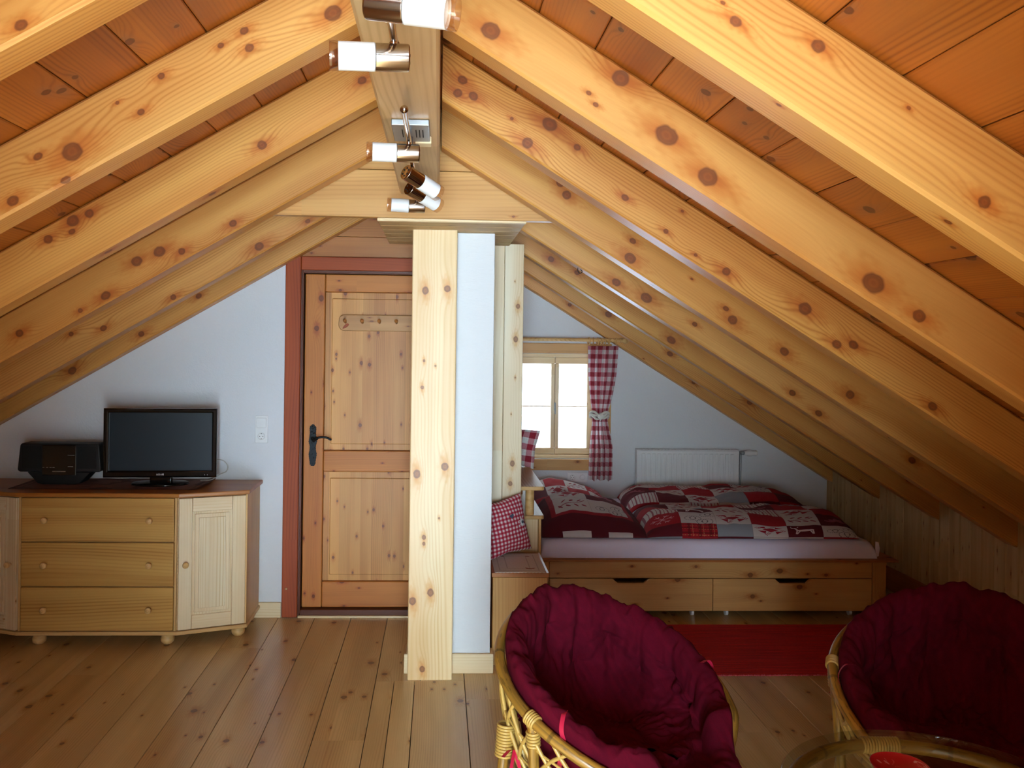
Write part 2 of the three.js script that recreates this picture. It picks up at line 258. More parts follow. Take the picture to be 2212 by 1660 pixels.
// ───────── rafters, ridge, gable boards, post, chimney ─────────
const RAFTERS = {
  R: [
    [[[.72, .12, .010], [1.13, .049, .010], [.57, .075, .008], [1.11, -.041, .006], [.72, -.02, .004], [.92, .117, .003], [1.55, .06, .01]], 'nearest rafter of the right slope, its face running off the right edge of the picture'],
    [[[.11, .054, .019], [.46, .135, .018], [.64, .075, .021], [.79, .043, .020], [1.31, .046, .022], [1.46, .039, .014], [.41, .057, .005]], 'right-slope rafter with big round cracked knots in a row'],
    [[[.02, .095, .012], [.03, .049, .013], [.08, .069, .012], [.23, .076, .005], [.35, .13, .018], [.32, .035, .016], [.47, .115, .009], [.70, .059, .009], [.88, .038, .007], [1.01, .025, .005], [1.13, .035, .012], [1.43, .074, .018], [1.59, .03, .013], [1.64, .06, .012], [1.99, .03, .012]], 'right-slope rafter just above the end of the gable board'],
    [[[.50, .14, .012], [.55, .115, .016], [.92, .035, .018], [.89, .102, .010], [1.43, .05, .016], [1.69, .056, .015], [2.03, .053, .016], [1.38, .075, .009]], 'right-slope rafter whose underside meets the right tip of the gable board'],
    [[[1.02, .035, .016], [1.19, .051, .020], [2.08, .045, .013], [2.25, .03, .013], [1.47, .071, .010], [2.79, .086, .014]], 'rafter of the right slope first behind the gable board, with curled grain'],
    [[[.72, .061, .014], [.89, .076, .011], [1.57, .042, .018], [3.21, .105, .012]], 'third rafter from the window wall above the bed'],
    [[[1.28, .062, .016], [1.77, .062, .014], [2.40, .076, .014]], 'second rafter from the window wall, next to the edge rafter above the bed'],
    [[[1.1, .06, .012], [2.2, .07, .012]], 'edge rafter of the right slope lying against the white window wall'],
  ],
  L: [
    [[[.84, .02, .008], [.75, .07, .008], [1.2, .05, .01]], 'nearest rafter of the left slope, cut off by the top left corner of the picture'],
    [[[.30, .05, .017], [.52, .119, .008], [.59, .115, .006], [.53, .075, .009], [.76, .12, .007], [.85, .065, .007], [1.05, .061, .020], [1.13, .092, .008], [1.24, .025, .011], [.89, .114, .004], [1.10, .004, .010]], 'broad bright left-slope rafter reaching the ridge beside the nearer spotlights'],
    [[[.67, .05, .013], [.27, .077, .011], [1.34, .135, .016], [1.44, .121, .012], [1.36, .105, .008], [1.28, .13, .012], [.9, -.04, .011], [1.3, -.04, .01]], 'left-slope rafter with a nearly black knot at its upper edge'],
    [[[1.30, .079, .018], [1.40, .09, .017], [1.22, .035, .012], [.98, .033, .012], [1.58, .029, .014], [1.96, .066, .013], [1.70, .026, .008]], 'left-slope rafter with three round knots close together, just before the gable board'],
    [[[1.02, .035, .018], [1.51, .023, .012], [.75, .026, .009], [1.88, .058, .012], [2.03, .11, .010]], 'left-slope rafter first behind the gable board'],
    [[[1.90, .043, .014], [2.33, .053, .017], [1.52, .071, .012]], 'edge rafter of the left slope lying against the white wall above the sideboard'],
  ],
};
for (const side of ['R', 'L']) RAFTERS[side].forEach(([knots, label], n) => {
  const right = side === 'R', a = right ? aR : aL, s0 = right ? 0.0 : 0.175 / Math.cos(aL), s1 = (right ? XR : -XL) / Math.cos(a), L = s1 - s0, len = 3.9;
  const z = !right && n === 5 ? -4.845 : -(1.52 + 0.69 * n), seed = 40 + n * 3 + (right ? 0 : 60);
  const tex = pine({ W: 2048, H: 256, len, wid: 0.4, wrap: true, seed, knots: knots.map(([s, t, r]) => [right ? s - s0 + 0.1 : L - (s - s0) + 0.1, t, r]), random: 3, size: [0.003, 0.006], contrast: 0.5, freq: 80 + 9 * (n % 4), light: [0xe2ab5e, 0xe4ae64, 0xdea658][n % 3], dark: [0xb4702c, 0xb67430, 0xac6828][n % 3], flame: 1.4 });
  const k = Math.tan(a), g = timber(L, RT - 0.001, 0.1, 0.007, { tl: len, tw: 0.4, u0: 0.1 / len, k0: right ? -k : k, k1: right ? -k : k });
  const m = single('rafter', label, 'rafter', g, wood(tex, 0xffffff, 0.42), null, 0, 'roof rafters');
  if (right) basis(m, V(Math.cos(a), -Math.sin(a), 0), V(Math.sin(a), Math.cos(a), 0), V(0, 0, 1), V(0, 2.408, z));
  else basis(m, V(Math.cos(a), Math.sin(a), 0), V(-Math.sin(a), Math.cos(a), 0), V(0, 0, 1), V(XL, yL(XL), z));
});
{
  const tex = pine({ W: 2048, H: 512, len: 5.4, wid: 0.9, wrap: true, light: 0xd9b988, dark: 0xb08a58, seed: 30, contrast: 0.4, freq: 60, flame: 2.4, knots: [[2.1, -0.05, .012], [2.45, -0.11, .02], [3.2, -0.06, .012]], random: 12, size: [0.004, 0.01] });
  const g = timber(FRONT + 3.715, 0.42, 0.17, 0.008, { tl: 5.4, tw: 0.9 });
  const m = single('ridge_beam', 'large square ridge beam along the peak carrying the spotlights', 'beam', g, wood(tex, 0xffffff, 0.5), null);
  basis(m, V(0, 0, -1), V(0, 1, 0), V(1, 0, 0), V(-0.007, 2.228, FRONT));
  // gable boards behind the fourth rafters
  const gw = struct('wall_gable', 'pair of wide horizontal pine boards closing the roof peak above the post');
  const gb = pine({ W: 1024, H: 512, light: 0xdcab64, dark: 0xac7432, seed: 33, contrast: 0.5, freq: 55, random: 5, size: [0.004, 0.008] }), gm = wood(gb, 0xffffff, 0.45);
  const xr = (y) => (2.408 + vR - y) / 0.6168 - 0.004, xl = (y) => (y - 2.538 - vL) / 0.5868 + 0.004;
  part('plank', woodUV(mv(extr([[xl(2.126), 2.132], [xr(2.126), 2.12], [xr(2.33), 2.3285], [xl(2.33), 2.3345]], 0.05, 0.003), 0, 0, -3.77), 'x', 0.3, 0.27), gm, gw);
  part('plank', woodUV(mv(extr([[xl(2.334), 2.3375], [xr(2.334), 2.3315], [xr(2.5), 2.5], [apexX, roofY(apexX) - 0.005], [xl(2.5), 2.5]], 0.046, 0.003), 0, 0, -3.77), 'x', 0.7, 0.1), gm, gw);
  // boarded soffit between the gable boards and the boxed post
  const so = struct('soffit', 'small boarded soffit of narrow grooved boards around the chimney head');
  for (let k = 0; k < 6; k++) part('plank', box(-0.277, 0.376, 2.118, 2.132, -3.775 - 0.1475 * (k + 1) + 0.008, -3.775 - 0.1475 * k, 0.005), M.panel, so);
  part('edge_strip', box(-0.277, 0.376, 2.114, 2.131, -3.774, -3.742, 0.004), M.pale, so);
  for (const x of [-0.277, 0.362]) part('side_board', box(x, x + 0.014, 2.132, 2.3, -4.66, -3.775, 0.002, 'z'), M.panel, so);
  // chimney, baseboard round it, post in front
  struct('chimney', 'white plastered chimney breast behind the timber post', box(-0.122, 0.263, 0, 2.117, -4.66, -4.12, 0.004), M.wall);
  const bb = struct('baseboard_chimney', 'pale pine baseboard round the foot of the white chimney');
  part('front_board', box(-0.15, 0.28, 0, 0.095, -4.119, -4.101, 0.005), M.pale, bb); part('side_board', box(0.264, 0.28, 0, 0.095, -4.19, -4.12, 0.004, 'z'), M.pale, bb); part('side_board', box(-0.14, -0.123, 0, 0.095, -4.6, -4.12, 0.004, 'z'), M.pale, bb);
  const pt = pine({ W: 2048, H: 256, len: 2.2, wid: 0.6, wrap: true, light: 0xf3dcb0, dark: 0xd9ae70, seed: 37, contrast: 0.45, freq: 50, flame: 1.8, knots: [[1.84, .045, .0135], [1.83, .148, .013], [1.5, .15, .005], [1.375, .157, .007], [1.003, .046, .0145], [.968, .177, .014], [.76, .07, .004], [.67, .14, .008], [.64, .14, .006], [.41, .106, .013], [.37, .19, .014], [.05, .14, .011]], random: 6, size: [0.002, 0.004] });
  const pg = timber(2.117, 0.21, 0.07, 0.004, { tl: 2.2, tw: 0.6 });
  const p = single('timber_post', 'tall pale pine post with dark knots standing before the chimney', 'post', pg, wood(pt, 0xffffff, 0.45));
  basis(p, V(0, 1, 0), V(-1, 0, 0), V(0, 0, 1), V(0.080, 0, -4.03));   // y of the timber runs to the left
  // boxed post at the alcove corner
  const bt = pine({ W: 2048, H: 256, len: 2.2, wid: 0.4, light: 0xeee2c8, dark: 0xccb48a, seed: 38, contrast: 0.4, freq: 60, knots: [[1.79, .03, .010], [1.61, .04, .011], [.93, .05, .011], [.82, .06, .010], [1.4, .04, .004], [1.2, .06, .003], [.7, .03, .006]], random: 8, size: [0.002, 0.005] }), bm = wood(bt, 0xffffff, 0.5);
  const bp = thing('boxed_post', 'pale post cased in upright boards at the corner of the bed alcove', 'post');
  part('plank', woodUV(box(0.284, 0.352, 0, 2.13, -4.69, -4.672, 0.003, 'y'), 'y', 0.5, 0.6), bm, bp);
  const b2 = timber(2.13, 0.104, 0.018, 0.003, { tl: 2.2, tw: 0.4 }); basis(part('plank', b2, bm, bp), V(0, 1, 0), V(-1, 0, 0), V(0, 0, 1), V(0.458, 0, -4.67));
  part('core', box(0.29, 0.452, 0, 2.13, -4.719, -4.69, 0.002, 'y'), M.panel, bp);
}
// ───────── window of the alcove, curtains, rod ─────────
{
  const w = struct('window_1', 'small two-casement pine window with bright white daylight behind');
  const z = WIN, F = M.pale;
  part('casing_top', box(0.44, 1.305, 1.517, 1.593, z, z + 0.022, 0.004), M.bed, w); part('casing_bottom', box(0.44, 1.305, 0.634, 0.716, z, z + 0.022, 0.004), M.bed, w);
  part('casing_side', box(1.217, 1.305, 0.717, 1.516, z, z + 0.02, 0.004, 'y'), M.bed, w); part('casing_side', box(0.46, 0.56, 0.717, 1.516, z, z + 0.02, 0.004, 'y'), M.bed, w);
  part('frame', [box(0.561, 1.214, 1.488, 1.514, z - 0.13, z - 0.02, 0.003), box(0.561, 1.214, 0.719, 0.742, z - 0.13, z - 0.02, 0.003), box(1.192, 1.214, 0.742, 1.488, z - 0.13, z - 0.02, 0.003, 'y'), box(0.561, 0.583, 0.742, 1.488, z - 0.13, z - 0.02, 0.003, 'y')], F, w);
  for (const [a, b] of [[0.584, 0.889], [0.891, 1.191]]) {
    const s = part('sash', [box(a, b, 1.435, 1.487, z - 0.12, z - 0.07, 0.006), box(a, b, 0.743, 0.79, z - 0.12, z - 0.07, 0.006), box(a, a < 0.7 ? a + 0.055 : a + 0.03, 0.789, 1.436, z - 0.12, z - 0.07, 0.006, 'y'), box(a < 0.7 ? b - 0.03 : b - 0.055, b, 0.789, 1.436, z - 0.12, z - 0.07, 0.006, 'y'), box(a + 0.03, b - 0.03, 1.104, 1.113, z - 0.108, z - 0.092, 0.002)], F, w);
    part('pane', new THREE.PlaneGeometry(b - a - 0.06, 0.32).translate((a + b) / 2, 1.277, z - 0.1), M.pane, s); part('pane', new THREE.PlaneGeometry(b - a - 0.06, 0.32).translate((a + b) / 2, 0.945, z - 0.1), M.pane, s);
  }
  part('latch', [box(0.884, 0.896, 1.08, 1.14, z - 0.07, z - 0.055, 0.004), box(0.886, 0.894, 1.05, 1.11, z - 0.055, z - 0.045, 0.003)], M.grey, w);

  // gingham: checks of 33 mm
  const ging = (n, red, mid, wht) => dataTex(256, 256, (i, j) => { const a = Math.floor(i / (256 / (2 * n))) % 2, b = Math.floor(j / (256 / (2 * n))) % 2, c = a && b ? red : a || b ? mid : wht, v = ((i + j) % 4 < 2 ? 1 : 0.95) * (0.97 + 0.05 * N(i / 5, j / 5, 51)); return c.map((q) => q * v); });
  const check = ging(2, [158, 34, 52], [206, 136, 144], [236, 231, 229]);
  const mCurtain = phy({ map: check, roughness: 0.95, transmission: 0.3, side: THREE.DoubleSide });
  T.check = check; T.checkSmall = ging(4, [176, 22, 46], [206, 92, 112], [240, 226, 228]);
  const drape = (x0, x1, c0, c1, b0, b1, y1, yt, y0) => {   // top, waist and foot extents
    const nu = 90, nv = 60, P = [], U = [], I = [];
    for (let j = 0; j <= nv; j++) for (let i = 0; i <= nu; i++) {
      const v = j / nv, u = i / nu, y = y1 + (y0 - y1) * v, q = (y1 - y) / (y1 - yt); let a, b;
      if (q <= 1) { const e = q < 0.35 ? 0 : ((q - 0.35) / 0.65) ** 1.6; a = x0 + (c0 - x0) * e; b = x1 + (c1 - x1) * (q * 0.35 + 0.65 * e); } else { const e = Math.min(1, (q - 1) / 0.55), f = e * e * (3 - 2 * e); a = c0 + (b0 - c0) * f; b = c1 + (b1 - c1) * f; }
      const waist = Math.exp(-(((y - yt) / 0.1) ** 2)), amp = 0.016 - 0.008 * waist;
      P.push(a + (b - a) * u + 0.003 * Math.sin(u * 31 + v * 3), y + (j === nv ? 0.006 * Math.sin(u * 20) : 0), WIN + 0.118 + amp * Math.sin(u * 33 + 1.2 * Math.sin(v * 5)) + 0.006 * Math.sin(u * 71 + v * 4) + waist * 0.012 * Math.sin(u * Math.PI));
      U.push(u * 0.28 / 0.134 + 0.03 * Math.sin(v * 6), (y - y0) / 0.134);
    }
    for (let j = 0; j < nv; j++) for (let i = 0; i < nu; i++) { const o = j * (nu + 1) + i; I.push(o, o + nu + 1, o + 1, o + 1, o + nu + 1, o + nu + 2); }
    const g = new THREE.BufferGeometry(); g.setAttribute('position', new THREE.Float32BufferAttribute(P, 3)); g.setAttribute('uv', new THREE.Float32BufferAttribute(U, 2)); g.setIndex(I); g.computeVertexNormals(); return g;
  };
  const tieMat = std({ color: 0xd8d2c6, roughness: 0.9 });
  const heart = (s) => { const p = []; for (let k = 0; k < 40; k++) { const t = k / 40 * 6.2832; p.push([s * 16 * Math.sin(t) ** 3 / 16, s * (13 * Math.cos(t) - 5 * Math.cos(2 * t) - 2 * Math.cos(3 * t) - Math.cos(4 * t)) / 16]); } return p; };
  T.heart = heart;
  const c1 = thing('curtain', 'red and white gingham curtain gathered at its waist on the right of the window', 'curtain');
  part('cloth', drape(1.106, 1.332, 1.14, 1.255, 1.125, 1.298, 1.577, 1.066, 0.577), mCurtain, c1);
  const tie = part('tieback', (() => { const r = []; for (let k = 0; k <= 40; k++) { const t = k / 40 * 6.2832; r.push([1.198 + 0.068 * Math.cos(t), 1.062 + 0.01 * Math.sin(3 * t), WIN + 0.118 + 0.03 * Math.sin(t)]); } return [0, 1, 2].map((k) => tube(r.map((p) => [p[0], p[1] + (k - 1) * 0.016 + 0.006 * Math.sin(p[0] * 90 + k * 2), p[2]]), 0.010, 60, 6, true)); })(), tieMat, c1, 'cream knotted tieback');
  part('heart', mv(extr(heart(0.026), 0.012, 0.003), 1.2, 1.05, WIN + 0.151), tieMat, tie);
  const c2 = thing('curtain', 'matching gingham curtain mostly hidden behind the boxed corner post', 'curtain');
  part('cloth', drape(0.46, 0.62, 0.5, 0.6, 0.48, 0.615, 1.577, 1.066, 0.80), mCurtain, c2);
  const rd = thing('curtain_rod', 'turned pale wooden curtain rod with rings above the small window', 'curtain rod'), rz = WIN + 0.122;
  part('rod', rod([0.4, 1.62, rz], [1.36, 1.62, rz], 0.0135, 14), M.clean, rd);
  const fin = lathe([[0, 0], [0.013, 0], [0.02, 0.006], [0.013, 0.014], [0.017, 0.022], [0.025, 0.034], [0.024, 0.048], [0.012, 0.06], [0.015, 0.066], [0.008, 0.074], [0, 0.076]], 18).rotateZ(-Math.PI / 2);
  part('finial', fin.clone().translate(1.345, 1.62, rz), M.clean, rd);
  const ring = new THREE.TorusGeometry(0.024, 0.0045, 8, 20).rotateY(Math.PI / 2);
  for (const x of [1.113, 1.145, 1.178, 1.197, 1.216, 1.237, 1.262, 1.318, 0.47, 0.5, 0.53, 0.56, 0.59]) part('ring', ring.clone().rotateY(rr(-0.3, 0.3)).translate(x, 1.611, rz), M.clean, rd);
  for (const x of [1.285, 0.43]) part('bracket', [rod([x, 1.62, WIN], [x, 1.62, rz + 0.016], 0.011, 10), lathe([[0, 0], [0.022, 0], [0.02, 0.012], [0, 0.014]], 14).rotateX(Math.PI / 2).translate(x, 1.62, WIN)], M.clean, rd);
}
// ───────── door with frame, peg rack ─────────
{
  const d = struct('door_1', 'knotty pine panelled door in a red-brown frame beside the chimney');
  part('frame', [box(-0.88, -0.792, 0.006, 2.07, DW, DW + 0.03, 0.006, 'y'), box(0.065, 0.15, 0.006, 2.07, DW, DW + 0.03, 0.006, 'y'), box(-0.7915, 0.0645, 1.992, 2.07, DW, DW + 0.03, 0.006)], M.red, d);
  part('jamb', [box(-0.80, -0.785, 0, 2.0, DW - 0.13, DW + 0.008, 0.003, 'y'), box(0.06, 0.075, 0, 2.0, DW - 0.13, DW + 0.008, 0.003, 'y'), box(-0.785, 0.06, 1.98, 1.995, DW - 0.13, DW + 0.008, 0.003), box(-0.788, -0.778, 0.02, 1.985, DW - 0.012, DW + 0.004, 0.004, 'y'), box(-0.78, 0.06, 1.975, 1.986, DW - 0.012, DW + 0.004, 0.004)], M.redDark, d);
  part('threshold', box(-0.784, 0.059, 0.0, 0.042, DW - 0.13, DW - 0.002, 0.006), M.redDark, d);
  part('sill_strip', box(-0.79, 0.06, 0.0, 0.012, DW - 0.001, DW + 0.018, 0.003), M.pale, d);
  const z0 = DW - 0.075, z1 = DW - 0.035, dm = (g, gr) => { const p = g.attributes.position, uv = g.attributes.uv; for (let i = 0; i < p.count; i++) uv.setXY(i, (gr === 'y' ? p.getY(i) : p.getX(i)) / 2, (gr === 'y' ? p.getX(i) : p.getY(i)) / 1); return g; };
  const fl = wood(T.bed, 0xecc08a, 0.55);
  part('stile', box(-0.777, -0.662, 0.045, 1.975, z0, z1, 0.007, 'y'), fl, d); part('stile', box(-0.055, 0.057, 0.045, 1.975, z0, z1, 0.007, 'y'), fl, d);
  for (const [a, b] of [[1.872, 1.975], [0.83, 0.954], [0.045, 0.195]]) part('rail', box(-0.6615, -0.0555, a, b, z0, z1, 0.007), fl, d);
  for (const [a, b] of [[0.196, 0.829], [0.955, 1.871]]) {
    const p = part('panel', dm(box(-0.661, -0.056, a, b, z0 + 0.004, z1 - 0.020, 0.002, 'y'), 'y'), M.door, d);
    part('raised_field', dm(box(-0.622, -0.095, a + 0.036, b - 0.036, z1 - 0.0205, z1 - 0.010, 0.005, 'y'), 'y'), M.door, p);
  }
  const h = part('handle', (() => {  // lobed wrought-iron plate
    const p = [], prof = [[0, .010], [.02, .019], [.05, .017], [.08, .021], [.10, .024], [.125, .017], [.15, .018], [.17, .023], [.19, .021], [.22, .016], [.24, .017]];
    const wd = (t) => { for (let k = 0; k < prof.length - 1; k++) if (t <= prof[k + 1][0]) { const q = (t - prof[k][0]) / (prof[k + 1][0] - prof[k][0]); return prof[k][1] + (prof[k + 1][1] - prof[k][1]) * q; } return .01; };
    for (let k = 0; k <= 48; k++) { const t = k / 48 * 0.24; p.push([wd(t) * (k < 2 || k > 46 ? 0.6 : 1) + 0.0015 * Math.sin(k * 2.3), 1.105 - t]); } for (let k = 48; k >= 0; k--) { const t = k / 48 * 0.24; p.push([-wd(t) * (k < 2 || k > 46 ? 0.6 : 1) - 0.0015 * Math.sin(k * 2.9), 1.105 - t]); }
    const bumps = []; for (let k = 0; k < 46; k++) { const t = rr(0.01, 0.23); bumps.push(mv(new THREE.IcosahedronGeometry(rr(0.002, 0.0045), 0), rr(-0.8, 0.8) * wd(t) * 0.8, 1.105 - t, 0.008)); }
    return [extr(p.reverse(), 0.009, 0.002), ...bumps, mv(new THREE.SphereGeometry(0.012, 14, 10), 0, 1.023, 0.012)].map((g) => mv(g, -0.722, 0, z1));
  })(), M.iron, d, 'black wrought-iron lever handle');
  part('lever', [tube([[-0.722, 1.02, z1 + 0.01], [-0.716, 1.02, z1 + 0.035], [-0.70, 1.026, z1 + 0.047], [-0.67, 1.036, z1 + 0.05], [-0.64, 1.034, z1 + 0.047], [-0.615, 1.022, z1 + 0.043]], 0.0062, 30, 8), mv(new THREE.SphereGeometry(0.0062, 8, 6), -0.615, 1.022, z1 + 0.043), rod([-0.717, 1.014, z1 + 0.03], [-0.69, 1.026, z1 + 0.046], 0.011, 8, 0.006)], M.iron, h);
  part('stud', mv(new THREE.SphereGeometry(0.006, 10, 8), -0.853, 0.172, DW + 0.031), M.brass, d);
  const pr = thing('peg_rack', 'light wooden peg rack with a red carved leaf hung on the knotty door', 'peg rack', [0, 0, z1 - 0.006]);
  const o = []; for (let k = 0; k <= 8; k++) { const t = Math.PI / 2 + k / 8 * Math.PI; o.push([-0.548 + 0.035 * Math.cos(t), (k < 4 ? 1.707 : 1.683) + 0.035 * Math.sin(t)]); }
  part('board', woodUV(extr([...o, [-0.12, 1.648], [-0.085, 1.683], [-0.085, 1.707], [-0.12, 1.742]].reverse().reverse(), 0.018, 0.004), 'x', 0.2, 0.4), wood(T.panel, 0xe6c49a, 0.5), pr);
  const peg = lathe([[0, 0], [0.007, 0], [0.006, 0.035], [0.0105, 0.043], [0.0105, 0.05], [0.006, 0.056], [0, 0.057]], 14).rotateX(Math.PI / 2 - 0.2);
  for (let k = 0; k < 5; k++) part('peg', peg.clone().translate(-0.542 + 0.098 * k, 1.697, 0.016), M.bedDark, pr);
  part('carved_leaf', (() => { const p = []; for (let k = 0; k < 24; k++) { const t = k / 24 * 6.2832; p.push([0.022 * Math.cos(t), 0.008 * Math.sin(t) * (1 + 0.4 * Math.cos(t))]); } return mv(extr(p, 0.006, 0.002), -0.541, 1.675, 0.017, 0, 0, 0.7); })(), M.red, pr);
  // light switch over a socket, wall socket by the bed
  const socket = (x, y) => [mv(lathe([[0, 0.002], [0.016, 0.002], [0.018, 0.008], [0.0205, 0.008], [0.0205, 0], [0, 0]], 20).rotateX(Math.PI / 2), x, y, 0.0085)];
  const sw = thing('switch_plate', 'white double wall plate with a rocker switch over a socket, beside the door frame', 'light switch', [0, 0, DW + 0.0005]);
  part('frame', box(-1.046, -0.972, 0.999, 1.156, 0, 0.008, 0.004, 'x', 0, 0, 3), M.white, sw);
  part('rocker', mv(box(-0.028, 0.028, -0.028, 0.028, 0, 0.009, 0.003, 'x', 0, 0, 2), -1.009, 1.115, 0.006, 0.04), M.white, sw);
  const so = part('socket', socket(-1.009, 1.038), M.white, sw); part('socket_hole', [[-.009, 0], [.009, 0], [0, .015], [0, -.015]].map(([a, b]) => mv(new THREE.CylinderGeometry(0.0025, 0.0025, 0.003, 10).rotateX(Math.PI / 2), -1.009 + a, 1.038 + b, 0.0105)), M.dark, so);
  const ws = thing('wall_socket', 'white double socket plate on the wall under the window', 'socket', [0, 0, WIN + 0.0005]);
  part('frame', box(0.98, 1.135, 0.543, 0.615, 0, 0.01, 0.004, 'x', 0, 0, 3), M.white, ws);
  const s1 = part('socket', socket(1.02, 0.58), M.white, ws); part('socket_hole', [[-.009, 0], [.009, 0], [0, .015], [0, -.015]].map(([a, b]) => mv(new THREE.CylinderGeometry(0.0025, 0.0025, 0.003, 10).rotateX(Math.PI / 2), 1.02 + a, 0.58 + b, 0.0105)), M.dark, s1);
  part('socket', socket(1.095, 0.58), M.white, ws);
}
// ───────── radiator ─────────
{
  const r = thing('radiator', 'white ribbed panel radiator under the slope behind the bed', 'radiator'), x0 = 1.497, x1 = 2.262, z = WIN + 0.03;
  const ribs = []; for (let x = x0 + 0.03; x < x1 - 0.04; x += 0.0395) ribs.push(box(x, x + 0.027, 0.29, 0.775, z + 0.058, z + 0.068, 0.006));
  part('panel', [box(x0, x1, 0.25, 0.798, z + 0.03, z + 0.06, 0.006), ...ribs], M.white, r);
  for (const x of [x0 - 0.006, x1 - 0.004]) part('side_cover', box(x, x + 0.01, 0.25, 0.806, z, z + 0.06, 0.003), M.white, r);
  part('top_grille', [box(x0, x1, 0.798, 0.804, z + 0.05, z + 0.06, 0.001), box(x0, x1, 0.798, 0.804, z, z + 0.008, 0.001), ...Array.from({ length: 30 }, (_, k) => box(x0 + 0.012 + k * 0.0255, x0 + 0.018 + k * 0.0255, 0.798, 0.803, z + 0.008, z + 0.05, 0.001))], M.white, r);
  part('valve', [rod([x1, 0.78, z + 0.03], [x1 + 0.055, 0.78, z + 0.03], 0.012, 12), rod([x1 + 0.025, 0.78, z + 0.03], [x1 + 0.025, 0.2, z + 0.03], 0.008, 10), mv(lathe([[0, 0], [0.016, 0], [0.016, 0.02], [0, 0.02]], 6).rotateZ(-Math.PI / 2), x1 + 0.03, 0.78, z + 0.03)], M.steel, r, 'metal radiator valve');
  part('thermostat_head', mv(lathe([[0, 0], [0.018, 0], [0.02, 0.02], [0.025, 0.026], [0.025, 0.05], [0.021, 0.056], [0.021, 0.09], [0.017, 0.096], [0, 0.096]], 20).rotateZ(-Math.PI / 2), x1 + 0.055, 0.78, z + 0.03), M.white, r);
}
